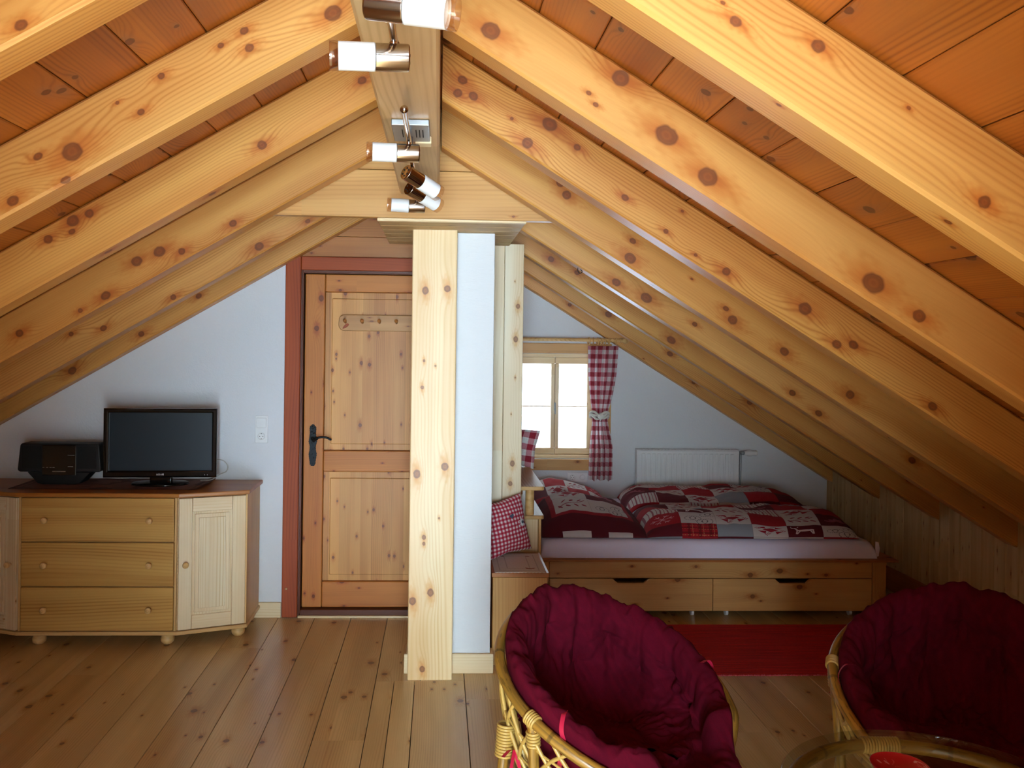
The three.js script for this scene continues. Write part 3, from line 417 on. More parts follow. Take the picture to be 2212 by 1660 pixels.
// ───────── sideboard ─────────
{
  const s = thing('sideboard', 'pale pine sideboard with three drawers and angled corner doors', 'sideboard');
  const P = [[-2.476, -4.61], [-2.144, -4.485], [-1.342, -4.485], [-1.01, -4.61], [-1.01, -4.935], [-2.476, -4.935]];
  const grow = (q) => { const c = [-1.743, -4.75]; return P.map(([x, z]) => [x + Math.sign(x - c[0]) * q, z > -4.9 ? z + q : z]); };
  const slab = (pts, y0, y1, b) => woodUV(mv(extr(pts.map(([x, z]) => [x, -z]), y1 - y0, b), 0, 0, 0, -Math.PI / 2).translate(0, y0, 0), 'x', rnd(), rnd());
  part('top', slab(grow(0.014), 0.768, 0.79, 0.005), M.cleanDark, s);
  part('base', slab(grow(0.006), 0.055, 0.075, 0.004), M.clean, s);
  part('carcass', [slab(P.map(([x, z]) => [-1.743 + (x + 1.743) * 0.985, z > -4.9 ? z - 0.014 : z]), 0.075, 0.768, 0.002), box(-2.144, -2.132, 0.076, 0.767, -4.499, -4.484, 0.003, 'y'), box(-1.354, -1.342, 0.076, 0.767, -4.499, -4.484, 0.003, 'y'), box(-1.022, -1.01, 0.076, 0.767, -4.93, -4.614, 0.003, 'y'), box(-2.476, -2.464, 0.076, 0.767, -4.93, -4.614, 0.003, 'y')], M.clean, s);
  const knob = lathe([[0, 0], [0.008, 0], [0.0075, 0.008], [0.013, 0.014], [0.0165, 0.022], [0.015, 0.03], [0.008, 0.035], [0, 0.036]], 18).rotateX(Math.PI / 2);
  for (const [a, b] of [[0.539, 0.764], [0.309, 0.534], [0.079, 0.304]]) {
    const dr = part('drawer', box(-2.130, -1.356, a, b, -4.5, -4.479, 0.005), wood(T.clean, 0xe8dcb4, 0.42), s);
    for (const x of [-2.005, -1.475]) part('knob', knob.clone().translate(x, (a + b) / 2, -4.479), M.clean, dr);
  }
  for (const sd of [1, -1]) {
    const g = new THREE.Group(); g.name = 'door'; s.add(g); g.position.set(sd > 0 ? -1.342 : -2.144, 0, -4.485); g.rotation.y = sd * Math.atan2(0.125, 0.332);
    const W = 0.352, bx = (a, b, y0, y1, z0, z1, r, gr) => sd > 0 ? box(a, b, y0, y1, z0, z1, r, gr) : box(-b, -a, y0, y1, z0, z1, r, gr);
    part('door_frame', [bx(0.008, 0.075, 0.08, 0.762, -0.012, 0.009, 0.004, 'y'), bx(W - 0.075, W - 0.006, 0.08, 0.762, -0.012, 0.009, 0.004, 'y'), bx(0.0755, W - 0.0755, 0.69, 0.762, -0.012, 0.0088, 0.004, 'x'), bx(0.0755, W - 0.0755, 0.08, 0.152, -0.012, 0.0088, 0.004, 'x')], M.pale, g);
    part('raised_panel', [bx(0.074, W - 0.074, 0.15, 0.692, -0.012, 0.0, 0.002, 'y'), bx(0.088, W - 0.088, 0.164, 0.678, -0.002, 0.006, 0.005, 'y'), bx(0.108, W - 0.108, 0.184, 0.658, 0.001, 0.010, 0.004, 'y')], M.pale, g);
    part('knob', knob.clone().translate(sd * 0.042, 0.42, 0.009), M.clean, g);
  }
  const foot = lathe([[0, 0], [0.018, 0], [0.032, 0.012], [0.036, 0.028], [0.03, 0.046], [0.02, 0.055], [0, 0.055]], 22);
  for (const [x, z] of [[-2.05, -4.525], [-1.395, -4.525], [-1.06, -4.65], [-2.43, -4.65], [-1.06, -4.89], [-2.43, -4.89]]) part('foot', foot.clone().translate(x, 0, z), M.clean, s);
  // runner on it
  const rt = dataTex(512, 256, (i, j) => { const e = Math.min(i, 511 - i, j, 255 - j), b = e < 14 ? 0.86 : 1, sq = e > 24 && e < 30 ? 0.85 : 1, wv = (i % 4 < 2) === (j % 4 < 2) ? 1 : 0.92, pat = N(i / 22, j / 22, 61) > 0.35 ? 0.82 : 1; return [146 * b * sq * wv * pat, 112 * b * sq * wv * pat, 104 * b * sq * wv * pat]; });
  const nx = 60, nz = 10, g = new THREE.PlaneGeometry(1.0, 0.345, nx, nz).rotateX(-Math.PI / 2), p = g.attributes.position; for (let i = 0; i < p.count; i++) { const x = p.getX(i); p.setY(i, 0.0012 + (x > 0.475 ? 0.35 * (x - 0.475) : 0) + 0.0008 * Math.sin(x * 40)); if (p.getZ(i) < -0.15) p.setX(i, x - 0.02); } g.computeVertexNormals();
  single('table_runner', 'muted brown patterned table runner spread along the sideboard top', 'table runner', [g, g.clone().translate(0, 0.0016, 0)], std({ map: rt, roughness: 0.95, side: THREE.DoubleSide }), [-1.752, 0.79, -4.757]);
}
// ───────── television, stereo, cable ─────────
{
  const t = thing('television', 'black flat screen television on an oval foot standing on the sideboard', 'television', [-1.51, 0.795, -4.74], 4 * R);
  const W = 0.6, y0 = 0.038, y1 = 0.414;
  const fr = part('housing', [mv(extr([[-W / 2, y0], [W / 2, y0], [W / 2, y1], [-W / 2, y1]], 0.03, 0.008, [[[-0.272, 0.075], [-0.272, y1 - 0.024], [0.272, y1 - 0.024], [0.272, 0.075]]]), 0, 0, -0.012), box(-0.24, 0.24, 0.08, 0.38, -0.05, -0.011, 0.01)], M.black, t);
  part('screen', box(-0.274, 0.274, 0.073, y1 - 0.022, -0.012, 0.005, 0.001), M.screen, t);
  part('logo', [-0.018, -0.0075, 0.003, 0.0135].map((x, k) => box(x, x + 0.007, 0.05, 0.059 + (k % 2) * 0.001, 0.0175, 0.0185, 0.0003)), M.steel, fr); part('logo', [0.235, 0.249].map((x) => box(x, x + 0.004, 0.05, 0.054, 0.0175, 0.0185, 0.0003)), M.steel, fr);
  part('neck', box(-0.06, 0.06, 0.008, 0.07, -0.035, -0.002, 0.01), M.black, t);
  part('foot', lathe([[0, 0], [0.150, 0], [0.154, 0.005], [0.148, 0.01], [0.06, 0.016], [0, 0.017]], 48).scale(1, 1, 0.62).translate(0.0, 0, 0.0), M.black, t);
  single('cable', 'thin pale cable looping out beside the right edge of the television', 'cable', tube([[-1.3, 0.93, -4.80], [-1.22, 0.925, -4.8], [-1.185, 0.915, -4.8], [-1.165, 0.885, -4.81], [-1.175, 0.855, -4.82], [-1.21, 0.838, -4.83], [-1.27, 0.80, -4.86], [-1.33, 0.795, -4.87]], 0.003, 40, 8), std({ color: 0xb9b4ac, roughness: 0.5 }));
  const s = thing('stereo', 'black compact stereo with tapering foot left of the television', 'stereo', [-2.04, 0.7945, -4.78], 0);
  const rq = (pts) => pts;
  const body = []; const cr = (x, y, a0) => { for (let k = 0; k <= 5; k++) { const a = (a0 + k * 18) * R; body.push([x + 0.016 * Math.cos(a), y + 0.016 * Math.sin(a)]); } };
  cr(0.193, 0.205, 0); cr(-0.195, 0.205, 90); cr(-0.207, 0.083, 180); cr(0.204, 0.083, 270);
  part('housing', mv(extr(body, 0.1, 0.006), 0, 0, -0.03), M.blackMatt, s);
  part('base', mv(extr([[-0.17, 0.066], [-0.115, 0.006], [-0.09, 0], [0.085, 0], [0.11, 0.006], [0.165, 0.066]], 0.11, 0.004), 0, 0, -0.04), M.blackMatt, s);
  const fp = part('front_panel', box(-0.09, 0.09, 0.05, 0.212, 0.07, 0.076, 0.003), M.black, s);
  part('speaker_grille', box(-0.2, -0.095, 0.085, 0.205, 0.07, 0.073, 0.002), M.dark, s); part('speaker_grille', box(0.095, 0.197, 0.085, 0.205, 0.07, 0.073, 0.002), M.dark, s);
  part('disc_slot', box(-0.035, 0.035, 0.069, 0.0735, 0.075, 0.078, 0.001), M.steel, fp); for (const [a, b, c, d] of [[-0.088, -0.077, 0.091, 0.0935], [-0.068, -0.057, 0.091, 0.0935], [-0.05, -0.039, 0.091, 0.0935], [-0.034, -0.023, 0.091, 0.0935], [0.047, 0.075, 0.095, 0.099], [0.045, 0.082, 0.158, 0.161]]) part('marking', box(a, b, c, d, 0.0755, 0.0765, 0.0003), M.grey, fp);
}
// ───────── bed, bedding ─────────
// closed padded shape over a rectangle: height field on top, flat underside
function padded(w, d, nx, nz, top, { under = 0, uv } = {}) {
  const P = [], U = [], I = [], S = (nx + 1) * (nz + 1), e = (t) => 0.5 - 0.5 * Math.cos(Math.PI * t);
  for (let s = 0; s < 2; s++) for (let j = 0; j <= nz; j++) for (let i = 0; i <= nx; i++) {
    const a = e(i / nx), b = e(j / nz), [x, y, z] = top(a, b, a * w, b * d);
    P.push(x, s ? under : Math.max(y, under), z); U.push(...(uv ? uv(a, b, x, y, z) : [a, b]));
  }
  for (let s = 0; s < 2; s++) for (let j = 0; j < nz; j++) for (let i = 0; i < nx; i++) { const o = s * S + j * (nx + 1) + i, q = o + nx + 1; s ? I.push(o, o + 1, q, o + 1, q + 1, q) : I.push(o, q, o + 1, o + 1, q, q + 1); }
  const g = new THREE.BufferGeometry(); g.setAttribute('position', new THREE.Float32BufferAttribute(P, 3)); g.setAttribute('uv', new THREE.Float32BufferAttribute(U, 2)); g.setIndex(I); g.computeVertexNormals(); return g;
}
// printed patchwork: 8 x 6 patches
const RED = '#a31420', WINE = '#5f0d1c', LINEN = '#c9bcb8', GREY = '#8d8f97';
function patchCanvas(W, H, cols, rows, at) {
  const c = document.createElement('canvas'); c.width = W; c.height = H; const x = c.getContext('2d'), pw = W / cols, ph = H / rows; x.fillStyle = LINEN; x.fillRect(0, 0, W, H);
  for (let j = 0; j < rows; j++) for (let i = 0; i < cols; i++) {
    const k = at(i, j), X = i * pw, Y = j * ph, m = Math.min(pw, ph); x.save(); x.beginPath(); x.rect(X, Y, pw, ph); x.clip();
    x.fillStyle = { r: RED, d: WINE, l: LINEN, s: LINEN, m: LINEN, h: LINEN, g: GREY, p: RED, f: RED, e: WINE, w: WINE }[k]; x.fillRect(X, Y, pw, ph); x.translate(X + pw / 2, Y + ph / 2); x.lineWidth = m * 0.025;
    const leaf = (a, b, l, t) => { x.save(); x.translate(a, b); x.rotate(t); x.beginPath(); x.ellipse(0, 0, l, l * 0.36, 0, 0, 7); x.fill(); x.restore(); };
    if (k === 'l') { x.strokeStyle = x.fillStyle = '#8a2533'; x.beginPath(); x.moveTo(-pw * 0.38, ph * 0.2); x.bezierCurveTo(-pw * 0.1, -ph * 0.2, pw * 0.1, ph * 0.2, pw * 0.38, -ph * 0.2); x.stroke(); for (let q = -3; q <= 3; q++) leaf(q * pw * 0.11, (q % 2 ? 1 : -1) * ph * 0.16, m * 0.1, q % 2 ? 0.7 : -0.7); }
    if (k === 's') { x.strokeStyle = '#9a5560'; for (let q = -4; q <= 4; q++) { x.lineWidth = m * (q % 2 ? 0.02 : 0.045); x.beginPath(); x.moveTo(q * pw * 0.11, -ph); x.lineTo(q * pw * 0.11, ph); x.stroke(); } }
    if (k === 'm') { x.fillStyle = '#9a1c2c'; const s = m * 0.16; x.save(); x.rotate(Math.PI / 4); x.fillRect(-s, -s, 2 * s, 2 * s); x.restore(); for (let q = 0; q < 4; q++) { x.save(); x.rotate(q * Math.PI / 2 + 0.78); x.beginPath(); x.moveTo(s * 1.1, 0); x.lineTo(s * 2.3, -s * 0.9); x.lineTo(s * 2.3, s * 0.9); x.fill(); for (let t = 0; t < 3; t++) x.fillRect(s * (1.5 + t * 0.4), -s * 1.5, s * 0.16, s * 0.7); x.restore(); } }
    if (k === 'h') { x.strokeStyle = x.fillStyle = '#4d4248'; x.setLineDash([m * 0.03, m * 0.025]); for (const [a, b] of [[-0.22, 0.12], [0.24, -0.16], [0.1, 0.36]]) { x.beginPath(); x.ellipse(a * pw, b * ph, m * 0.15, m * 0.17, 0.5, 0, 7); x.stroke(); x.beginPath(); x.ellipse(a * pw + m * 0.15, b * ph, m * 0.15, m * 0.17, -0.5, 0, 7); x.stroke(); x.beginPath(); x.arc(a * pw, b * ph, m * 0.025, 0, 7); x.arc(a * pw + m * 0.15, b * ph, m * 0.025, 0, 7); x.fill(); } x.setLineDash([]); }
    if (k === 'p') { x.fillStyle = 'rgba(90,5,15,0.6)'; for (let q = -1; q <= 1; q++) { x.fillRect(q * pw * 0.3 - pw * 0.04, -ph, pw * 0.08, ph * 2); x.fillRect(-pw, q * ph * 0.36 - ph * 0.04, pw * 2, ph * 0.08); } x.strokeStyle = '#d8b070'; x.lineWidth = m * 0.012; x.setLineDash([m * 0.05, m * 0.03]); for (let q = -1; q <= 1; q++) { x.beginPath(); x.moveTo(q * pw * 0.3 + pw * 0.1, -ph); x.lineTo(q * pw * 0.3 + pw * 0.1, ph); x.stroke(); x.beginPath(); x.moveTo(-pw, q * ph * 0.36 + ph * 0.1); x.lineTo(pw, q * ph * 0.36 + ph * 0.1); x.stroke(); } x.setLineDash([]); }
    if (k === 'f') { x.strokeStyle = '#d49aa0'; for (let q = 0; q < 6; q++) { x.save(); x.rotate(q * Math.PI / 3); x.beginPath(); x.moveTo(0, 0); x.lineTo(m * 0.34, 0); x.moveTo(m * 0.2, 0); x.lineTo(m * 0.28, m * 0.09); x.moveTo(m * 0.2, 0); x.lineTo(m * 0.28, -m * 0.09); x.stroke(); x.restore(); } }
    if (k === 'e') { x.fillStyle = x.strokeStyle = '#e0cfd0'; x.beginPath(); x.ellipse(0, m * 0.06, m * 0.26, m * 0.1, 0, 0, 7); x.fill(); x.lineWidth = m * 0.045; for (const [a, b] of [[-.22, -.26], [-.12, -.24], [.14, .22], [.23, .24]]) { x.beginPath(); x.moveTo(a * m, m * 0.08); x.lineTo((b) * m, m * 0.36); x.stroke(); } x.lineWidth = m * 0.06; x.beginPath(); x.moveTo(-m * 0.2, m * 0.02); x.lineTo(-m * 0.3, -m * 0.18); x.lineTo(-m * 0.4, -m * 0.14); x.stroke(); x.lineWidth = m * 0.022; for (const q of [-1, 1]) { x.beginPath(); x.moveTo(-m * 0.3, -m * 0.18); x.quadraticCurveTo(-m * 0.3 + q * m * 0.14, -m * 0.26, -m * 0.28 + q * m * 0.1, -m * 0.4); x.stroke(); } }
    if (k === 'w') { x.fillStyle = 'rgba(190,110,125,0.6)'; for (let q = -2; q <= 2; q++) leaf(q * pw * 0.1, Math.abs(q) * ph * 0.07, m * 0.17, 1.57 + q * 0.45); }
    x.restore(); x.strokeStyle = 'rgba(70,40,40,0.35)'; x.lineWidth = 1.5; x.strokeRect(X, Y, pw, ph);
  }
  const t = new THREE.CanvasTexture(c); t.colorSpace = THREE.SRGBColorSpace; t.wrapS = t.wrapT = THREE.RepeatWrapping; return t;
}
{
  const b = thing('bed', 'wide low pine bed with two drawers under its front edge', 'bed'), W = M.bed;
  part('front_rail', box(0.651, 2.552, 0.2355, 0.334, -4.945, -4.92, 0.004), W, b);
  part('ledge', box(0.60, 2.70, 0.3345, 0.348, -6.34, -4.895, 0.004), M.bedDark, b);
  part('side_rail', box(0.612, 0.635, 0.05, 0.334, -6.33, -4.95, 0.004, 'z'), W, b); part('side_rail', box(2.605, 2.63, 0.05, 0.334, -6.33, -4.95, 0.004, 'z'), W, b);
  for (const [x, z] of [[0.612, -4.915], [2.555, -4.915], [0.612, -6.27], [2.555, -6.27]]) part('leg', box(x, x + (x < 1 ? 0.038 : 0.08), 0, 0.334, z - 0.05, z, 0.005, 'y'), W, b);
  for (const [x0, x1, n0] of [[0.653, 1.607, 1.02], [1.611, 2.552, 1.975]]) {
    const y0 = 0.045, y1 = 0.232, g = extr([[x0, y0], [x1, y0], [x1, y1], [n0 + 0.215, y1], [n0 + 0.185, y1 - 0.026], [n0 + 0.03, y1 - 0.026], [n0, y1], [x0, y1]], 0.02, 0.002);
    const d = part('drawer', woodUV(mv(g, 0, 0, -4.942), 'x', rnd(), rnd()), W, b);
    part('drawer_box', [box(x0 + 0.03, x1 - 0.03, 0.06, 0.07, -5.5, -4.943, 0.002), box(x0 + 0.03, x0 + 0.042, 0.07, 0.2, -5.5, -4.943, 0.002), box(x1 - 0.042, x1 - 0.03, 0.07, 0.2, -5.5, -4.943, 0.002), box(x0 + 0.03, x1 - 0.03, 0.07, 0.2, -5.512, -5.5, 0.002)], W, d);
    for (const x of [x0 + 0.1, x1 - 0.1]) part('caster', [mv(new THREE.CylinderGeometry(0.02, 0.02, 0.016, 16).rotateZ(Math.PI / 2), x, 0.02, -4.99), box(x - 0.014, x + 0.014, 0.03, 0.06, -5.0, -4.975, 0.002)], M.white, d);
  }
  const fold = (x, z) => 0.004 * N(x * 6, z * 9, 71) + 0.003 * N(x * 20, z * 14, 72);
  const sheet = std({ color: 0xeae2f8, roughness: 0.9 });
  const mt = single('mattress', 'mattress under a pale lilac-white fitted sheet', 'mattress', padded(1.985, 1.40, 90, 60, (a, b2, x, z) => { const e = Math.pow(Math.max(0, 1 - Math.pow(Math.abs(2 * a - 1), 40)) * Math.max(0, 1 - Math.pow(Math.abs(2 * b2 - 1), 30)), 0.35); return [0.604 + x, 0.105 * e + fold(x, z) * e * 0.6, -4.935 - 1.40 + z]; }), sheet, [0, 0.3485, 0]);
  part('sheet_corner', mv(extr([[0, 0], [0.02, 0.004], [0.026, 0.05], [0.018, 0.086], [0, 0.09]], 0.012, 0.004), 1.985 + 0.603, 0.006, -4.962), sheet, mt);
  // duvets
  const rowsF = ['dpgmeh', 'fhmrlw', 'selsmr', 'rgmwrh', 'dlrsge', 'gfdmlr'], rowsB = ['rmslef', 'sdmgrd', 'dlrmhr', 'wrsdmg', 'mhlrse', 'rgdfml'];
  const q = (rows) => patchCanvas(1152, 1152, 6, 6, (i, j) => rows[5 - j][i]);
  const duvet = (x0, x1, xb0, xb1, z0, z1, h, y0, seed) => padded(1, 1, 110, 70, (a, b2) => {
    const ea = Math.pow(Math.max(0, 1 - Math.pow(Math.abs(2 * a - 1), 9)), 0.5), eb = Math.pow(Math.max(0, 1 - Math.pow(Math.abs(2 * b2 - 1), 5)), 0.5), fr = b2, X0 = xb0 + (x0 - xb0) * fr, X1 = xb1 + (x1 - xb1) * fr;
    const x = X0 + (X1 - X0) * a + 0.012 * N(b2 * 5, seed, 74), z = z0 + (z1 - z0) * b2, e = ea * eb;
    return [x, y0 + e * (h + 0.02 * N(x * 3.3, z * 5, seed) + 0.012 * N(x * 9, z * 7 + x * 4, seed + 1) + 0.006 * Math.abs(N(x * 16 + z * 9, z * 20, seed + 2)) + 0.018 * (1 - Math.abs(2 * b2 - 1))), z + 0.008 * N(x * 7, b2 * 3, seed + 3)];
  }, { under: y0 - 0.001, uv: (a, b2) => [a, Math.max(0, 0.08 + 0.92 * (1 - b2)) * 0.9 + (b2 > 0.93 ? -(b2 - 0.93) * 1.5 : 0) + 0.03] });
  const mat = (t) => std({ map: t, roughness: 0.95 });
  single('duvet', 'front folded duvet in red and grey patchwork with a deer patch at its edge', 'duvet', duvet(1.235, 2.50, 1.27, 2.55, -5.60, -4.965, 0.095, 0.457, 81), mat(q(rowsF)), null);
  single('duvet', 'rear folded duvet of the same red patchwork lying toward the radiator', 'duvet', duvet(1.27, 2.50, 1.33, 2.50, -6.29, -5.60, 0.108, 0.457, 95), mat(q(rowsB)), null);
  // pillows
  const pillowTex = (() => {
    const c = document.createElement('canvas'); c.width = c.height = 768; const x = c.getContext('2d'); x.fillStyle = '#5b0c1b'; x.fillRect(0, 0, 768, 768); x.fillStyle = '#9c1a26'; x.fillRect(96, 60, 576, 540); x.fillStyle = LINEN; x.fillRect(130, 94, 508, 472);
    const t2 = patchCanvas(508, 402, 2, 2, (i, j) => [['m', 'w'], ['l', 'h']][j][i]); x.drawImage(t2.image, 130, 94, 508, 472); x.fillStyle = '#cfc4c2'; x.fillRect(150, 742, 200, 26); x.fillRect(470, 742, 170, 26);
    const t = new THREE.CanvasTexture(c); t.colorSpace = THREE.SRGBColorSpace; return t;
  })();
  const pillow = (x0, x1, z0, z1, h, seed) => padded(1, 1, 70, 70, (a, b2) => {
    const e = Math.pow(Math.max(0, (1 - Math.pow(Math.abs(2 * a - 1), 3.2)) * (1 - Math.pow(Math.abs(2 * b2 - 1), 3.2))), 0.55), pin = 1 - 0.04 * (1 - e);
    const x = x0 + (x1 - x0) * (0.5 + (a - 0.5) * pin), z = z0 + (z1 - z0) * (0.5 + (b2 - 0.5) * pin), tilt = 0.36 + 0.64 * Math.pow(1 - b2, 0.8) - 0.5 * Math.max(0, a - 0.35) * (1 - 0.4 * b2);
    return [x, 0.457 + e * h * tilt + e * (0.010 * N(x * 8, z * 8, seed) + 0.006 * N(x * 22 + z * 6, z * 15, seed + 1)), z];
  }, { under: 0.456, uv: (a, b2) => [a, 1 - b2] });
  single('pillow', 'large wine-red pillow with a printed patch panel nearest the front of the bed', 'pillow', pillow(0.60, 1.27, -5.60, -4.965, 0.23, 91), std({ map: pillowTex, roughness: 0.95 }), null);
  single('pillow', 'second red pillow lying behind the large front pillow', 'pillow', pillow(0.60, 1.20, -6.28, -5.60, 0.20, 93), std({ map: patchCanvas(384, 384, 4, 4, (i, j) => 'rfdlrmfr'[(i * 3 + j * 5) % 8]), roughness: 0.95 }), null);
}
// ───────── nightstand, shelf unit, cushions, doily, rug ─────────
{
  const n = thing('nightstand', 'small closed pine bedside cabinet beside the white chimney', 'nightstand');
  part('cabinet', [box(0.277, 0.549, 0, 0.438, -4.60, -4.212, 0.003, 'y')], M.bedDark, n);
  part('front_panel', box(0.279, 0.547, 0.004, 0.436, -4.2115, -4.2, 0.003, 'y'), wood(T.pale, 0xe6c48c, 0.45), n); part('top', box(0.272, 0.556, 0.4385, 0.46, -4.605, -4.192, 0.003), M.cleanDark, n);
  const dt = (() => { const c = document.createElement('canvas'); c.width = 256; c.height = 384; const x = c.getContext('2d'); x.fillStyle = '#e9e0da'; x.fillRect(0, 0, 256, 384); x.fillStyle = '#d6cac3'; for (let k = 0; k < 40; k++) for (let j = 0; j < 60; j++) if ((k + j) % 2) x.fillRect(k * 6.4, j * 6.4, 3, 3); x.strokeStyle = '#cbbfb8'; x.lineWidth = 5; x.strokeRect(28, 28, 200, 328); x.strokeRect(70, 70, 116, 244); x.fillStyle = '#8d3a2e'; for (const [a, b, l, t] of [[180, 318, 16, 0.3], [202, 312, 13, -0.6], [168, 304, 9, 1], [60, 60, 13, 0.5], [196, 60, 13, 0.2]]) { x.save(); x.translate(a, b); x.rotate(t); x.beginPath(); x.ellipse(0, 0, l, l * 0.4, 0, 0, 7); x.fill(); x.restore(); } const t = new THREE.CanvasTexture(c); t.colorSpace = THREE.SRGBColorSpace; return t; })();
  const p = [], w = 0.125, h = 0.185; for (let k = 0; k < 14; k++) for (let s = 0; s < 5; s++) { const t = (k + s / 5) / 14; p.push([-w + 2 * w * t, -h - 0.006 * Math.sin(s / 5 * Math.PI)]); } for (let k = 0; k < 20; k++) for (let s = 0; s < 5; s++) { const t = (k + s / 5) / 20; p.push([w + 0.006 * Math.sin(s / 5 * Math.PI), -h + 2 * h * t]); } p.push([w, h], [-w, h]);
  const dg = extr(p, 0.0025); { const a = dg.attributes.position, u = dg.attributes.uv; for (let i = 0; i < a.count; i++) u.setXY(i, (a.getX(i) + w) / (2 * w), (a.getY(i) + h) / (2 * h)); }
  single('doily', 'beige lace-edged doily lying on the bedside cabinet', 'doily', dg.rotateX(-Math.PI / 2), std({ map: dt, roughness: 1 }), [0.412, 0.4602, -4.385]);
  const su = thing('headboard_shelf', 'open wooden headboard shelf with two tiers between corner post and pillows', 'shelf');
  const tier = (y) => { const r = []; for (let k = 0; k <= 6; k++) { const t = k / 6 * Math.PI / 2; r.push([0.592 - 0.02 + 0.02 * Math.cos(t - Math.PI / 2), 4.715 - 0.02 - 0.02 * Math.sin(t - Math.PI / 2)]); } return woodUV(extr([[0.46, -4.715 - 0.0], ...[0, 1, 2, 3, 4, 5, 6].map((k) => { const t = -Math.PI / 2 + k / 6 * Math.PI / 2; return [0.572 + 0.02 * Math.cos(t), -4.735 + 0.0 - 0.02 * Math.sin(t)]; }).map(([x, z]) => [x, -(-z) - 0]).map(([x, z]) => [x, z]), [0.592, -6.2], [0.46, -6.2]].map(([x, z]) => [x, -z]), 0.022, 0.004).rotateX(-Math.PI / 2).translate(0, y, 0), 'z', rnd(), rnd()); };
  part('shelf_board', tier(0.775), M.clean, su); part('shelf_board', tier(0.615), M.clean, su);
  for (const z of [-4.755, -5.4, -6.1]) part('spindle', mv(new THREE.CylinderGeometry(0.025, 0.025, 0.138, 20), 0.515, 0.706, z), M.clean, su);
  part('box', [box(0.461, 0.562, 0.36, 0.614, -6.19, -4.735, 0.003, 'y')], M.pale, su); part('corner_batten', box(0.5625, 0.58, 0.36, 0.614, -4.765, -4.733, 0.006, 'y'), M.clean, su);
  for (const y of [0.46, 0.585]) part('screw', mv(new THREE.CylinderGeometry(0.0035, 0.0035, 0.003, 10).rotateX(Math.PI / 2), 0.492, y, -4.735), M.grey, su);
  // cushions: flat pillow standing on edge
  const cushion = (s, t, n = 40) => { const P = [], U = [], I = [], S = (n + 1) * (n + 1); for (let f = 0; f < 2; f++) for (let j = 0; j <= n; j++) for (let i = 0; i <= n; i++) { const a = i / n * 2 - 1, b = j / n * 2 - 1, e = Math.pow(Math.max(0, (1 - a * a) * (1 - b * b)), 0.42), k = 1 - 0.11 * (1 - Math.abs(a * b)) * (Math.max(Math.abs(a), Math.abs(b)) ** 2); P.push(a * s * k, b * s * k, (f ? -1 : 1) * t * e + 0.003 * N(a * 4, b * 4, 77 + f)); U.push(i / n, j / n); } for (let f = 0; f < 2; f++) for (let j = 0; j < n; j++) for (let i = 0; i < n; i++) { const o = f * S + j * (n + 1) + i, q = o + n + 1; f ? I.push(o, q, o + 1, o + 1, q, q + 1) : I.push(o, o + 1, q, o + 1, q + 1, q); } const g = new THREE.BufferGeometry(); g.setAttribute('position', new THREE.Float32BufferAttribute(P, 3)); g.setAttribute('uv', new THREE.Float32BufferAttribute(U, 2)); g.setIndex(I); g.computeVertexNormals(); return g; };
  const tc = T.checkSmall.clone(); tc.repeat.set(3.4, 3.4); tc.needsUpdate = true;
  const gc = thing('cushion', 'small red gingham cushion with flower badges leaning on the boxed corner post', 'cushion', [0.352, 0.612, -4.53]); gc.rotation.set(-0.22, 0.5, 0.24);
  part('cover', cushion(0.15, 0.05), std({ map: tc, roughness: 0.95 }), gc);
  const badge = part('badge', mv(extr([...Array(20)].map((_, k) => { const t = k / 20 * 6.2832, r = k % 2 ? 0.009 : 0.022; return [r * Math.cos(t), r * Math.sin(t)]; }), 0.005, 0.001), 0.095, 0.005, 0.038, 0, 0.3), std({ color: 0xcfd3d8, roughness: 0.8 }), gc, 'pale star flower badge'); part('badge_center', mv(new THREE.SphereGeometry(0.008, 10, 8), 0.098, 0.005, 0.042), std({ color: 0x3c4454, roughness: 0.8 }), badge);
  part('badge', mv(extr(T.heart(0.015), 0.005, 0.001), 0.035, 0.05, 0.044, -0.2), std({ color: 0x48506a, roughness: 0.8 }), gc, 'slate blue heart badge');
  const t2 = T.check.clone(); t2.repeat.set(1.6, 1.6); t2.needsUpdate = true;
  const cc = single('cushion', 'large-check red and white cushion standing on the upper headboard shelf before the window', 'cushion', cushion(0.125, 0.055), std({ map: t2, roughness: 0.95 }), [0.518, 0.925, -5.5]); cc.rotation.set(-0.1, -0.35, -0.18);
  // rug
  const rt = dataTex(512, 512, (i, j) => { const v = 0.86 + 0.14 * Math.sin(j * 0.8) * 0.4 + 0.1 * N(i / 40, j / 3, 62) + 0.06 * N(i / 2, j / 2, 63); return [236 * v, 42 * v, 46 * v]; });
  const rg = thing('rug', 'flat woven bright red rug on the plank floor before the bed', 'rug'), rw = new THREE.PlaneGeometry(1.75, 0.735, 70, 30).rotateX(-Math.PI / 2), pp = rw.attributes.position, top = rw.clone();
  for (let i = 0; i < pp.count; i++) top.attributes.position.setY(i, 0.006 + 0.0012 * N(pp.getX(i) * 5, pp.getZ(i) * 7, 64)); top.computeVertexNormals();
  const weave = part('weave', [top, rw.clone().translate(0, 0.001, 0), box(-0.875, 0.875, 0.0008, 0.006, 0.364, 0.369, 0.002), box(-0.875, 0.875, 0.0008, 0.006, -0.369, -0.364, 0.002)].map((g) => g.translate(1.81, 0, -4.432)), std({ map: rt, roughness: 1, bumpMap: rt, bumpScale: 0.002 }), rg);
  const knots = []; for (let k = 0; k < 220; k++) knots.push(mv(new THREE.IcosahedronGeometry(rr(0.003, 0.005), 0), 0.94 + k * 1.74 / 219 + rr(-0.002, 0.002), 0.005, -4.061 + rr(-0.002, 0.003)));
  part('fringe', knots, std({ color: 0xd8606a, roughness: 1 }), rg).userData.kind = 'stuff';
}
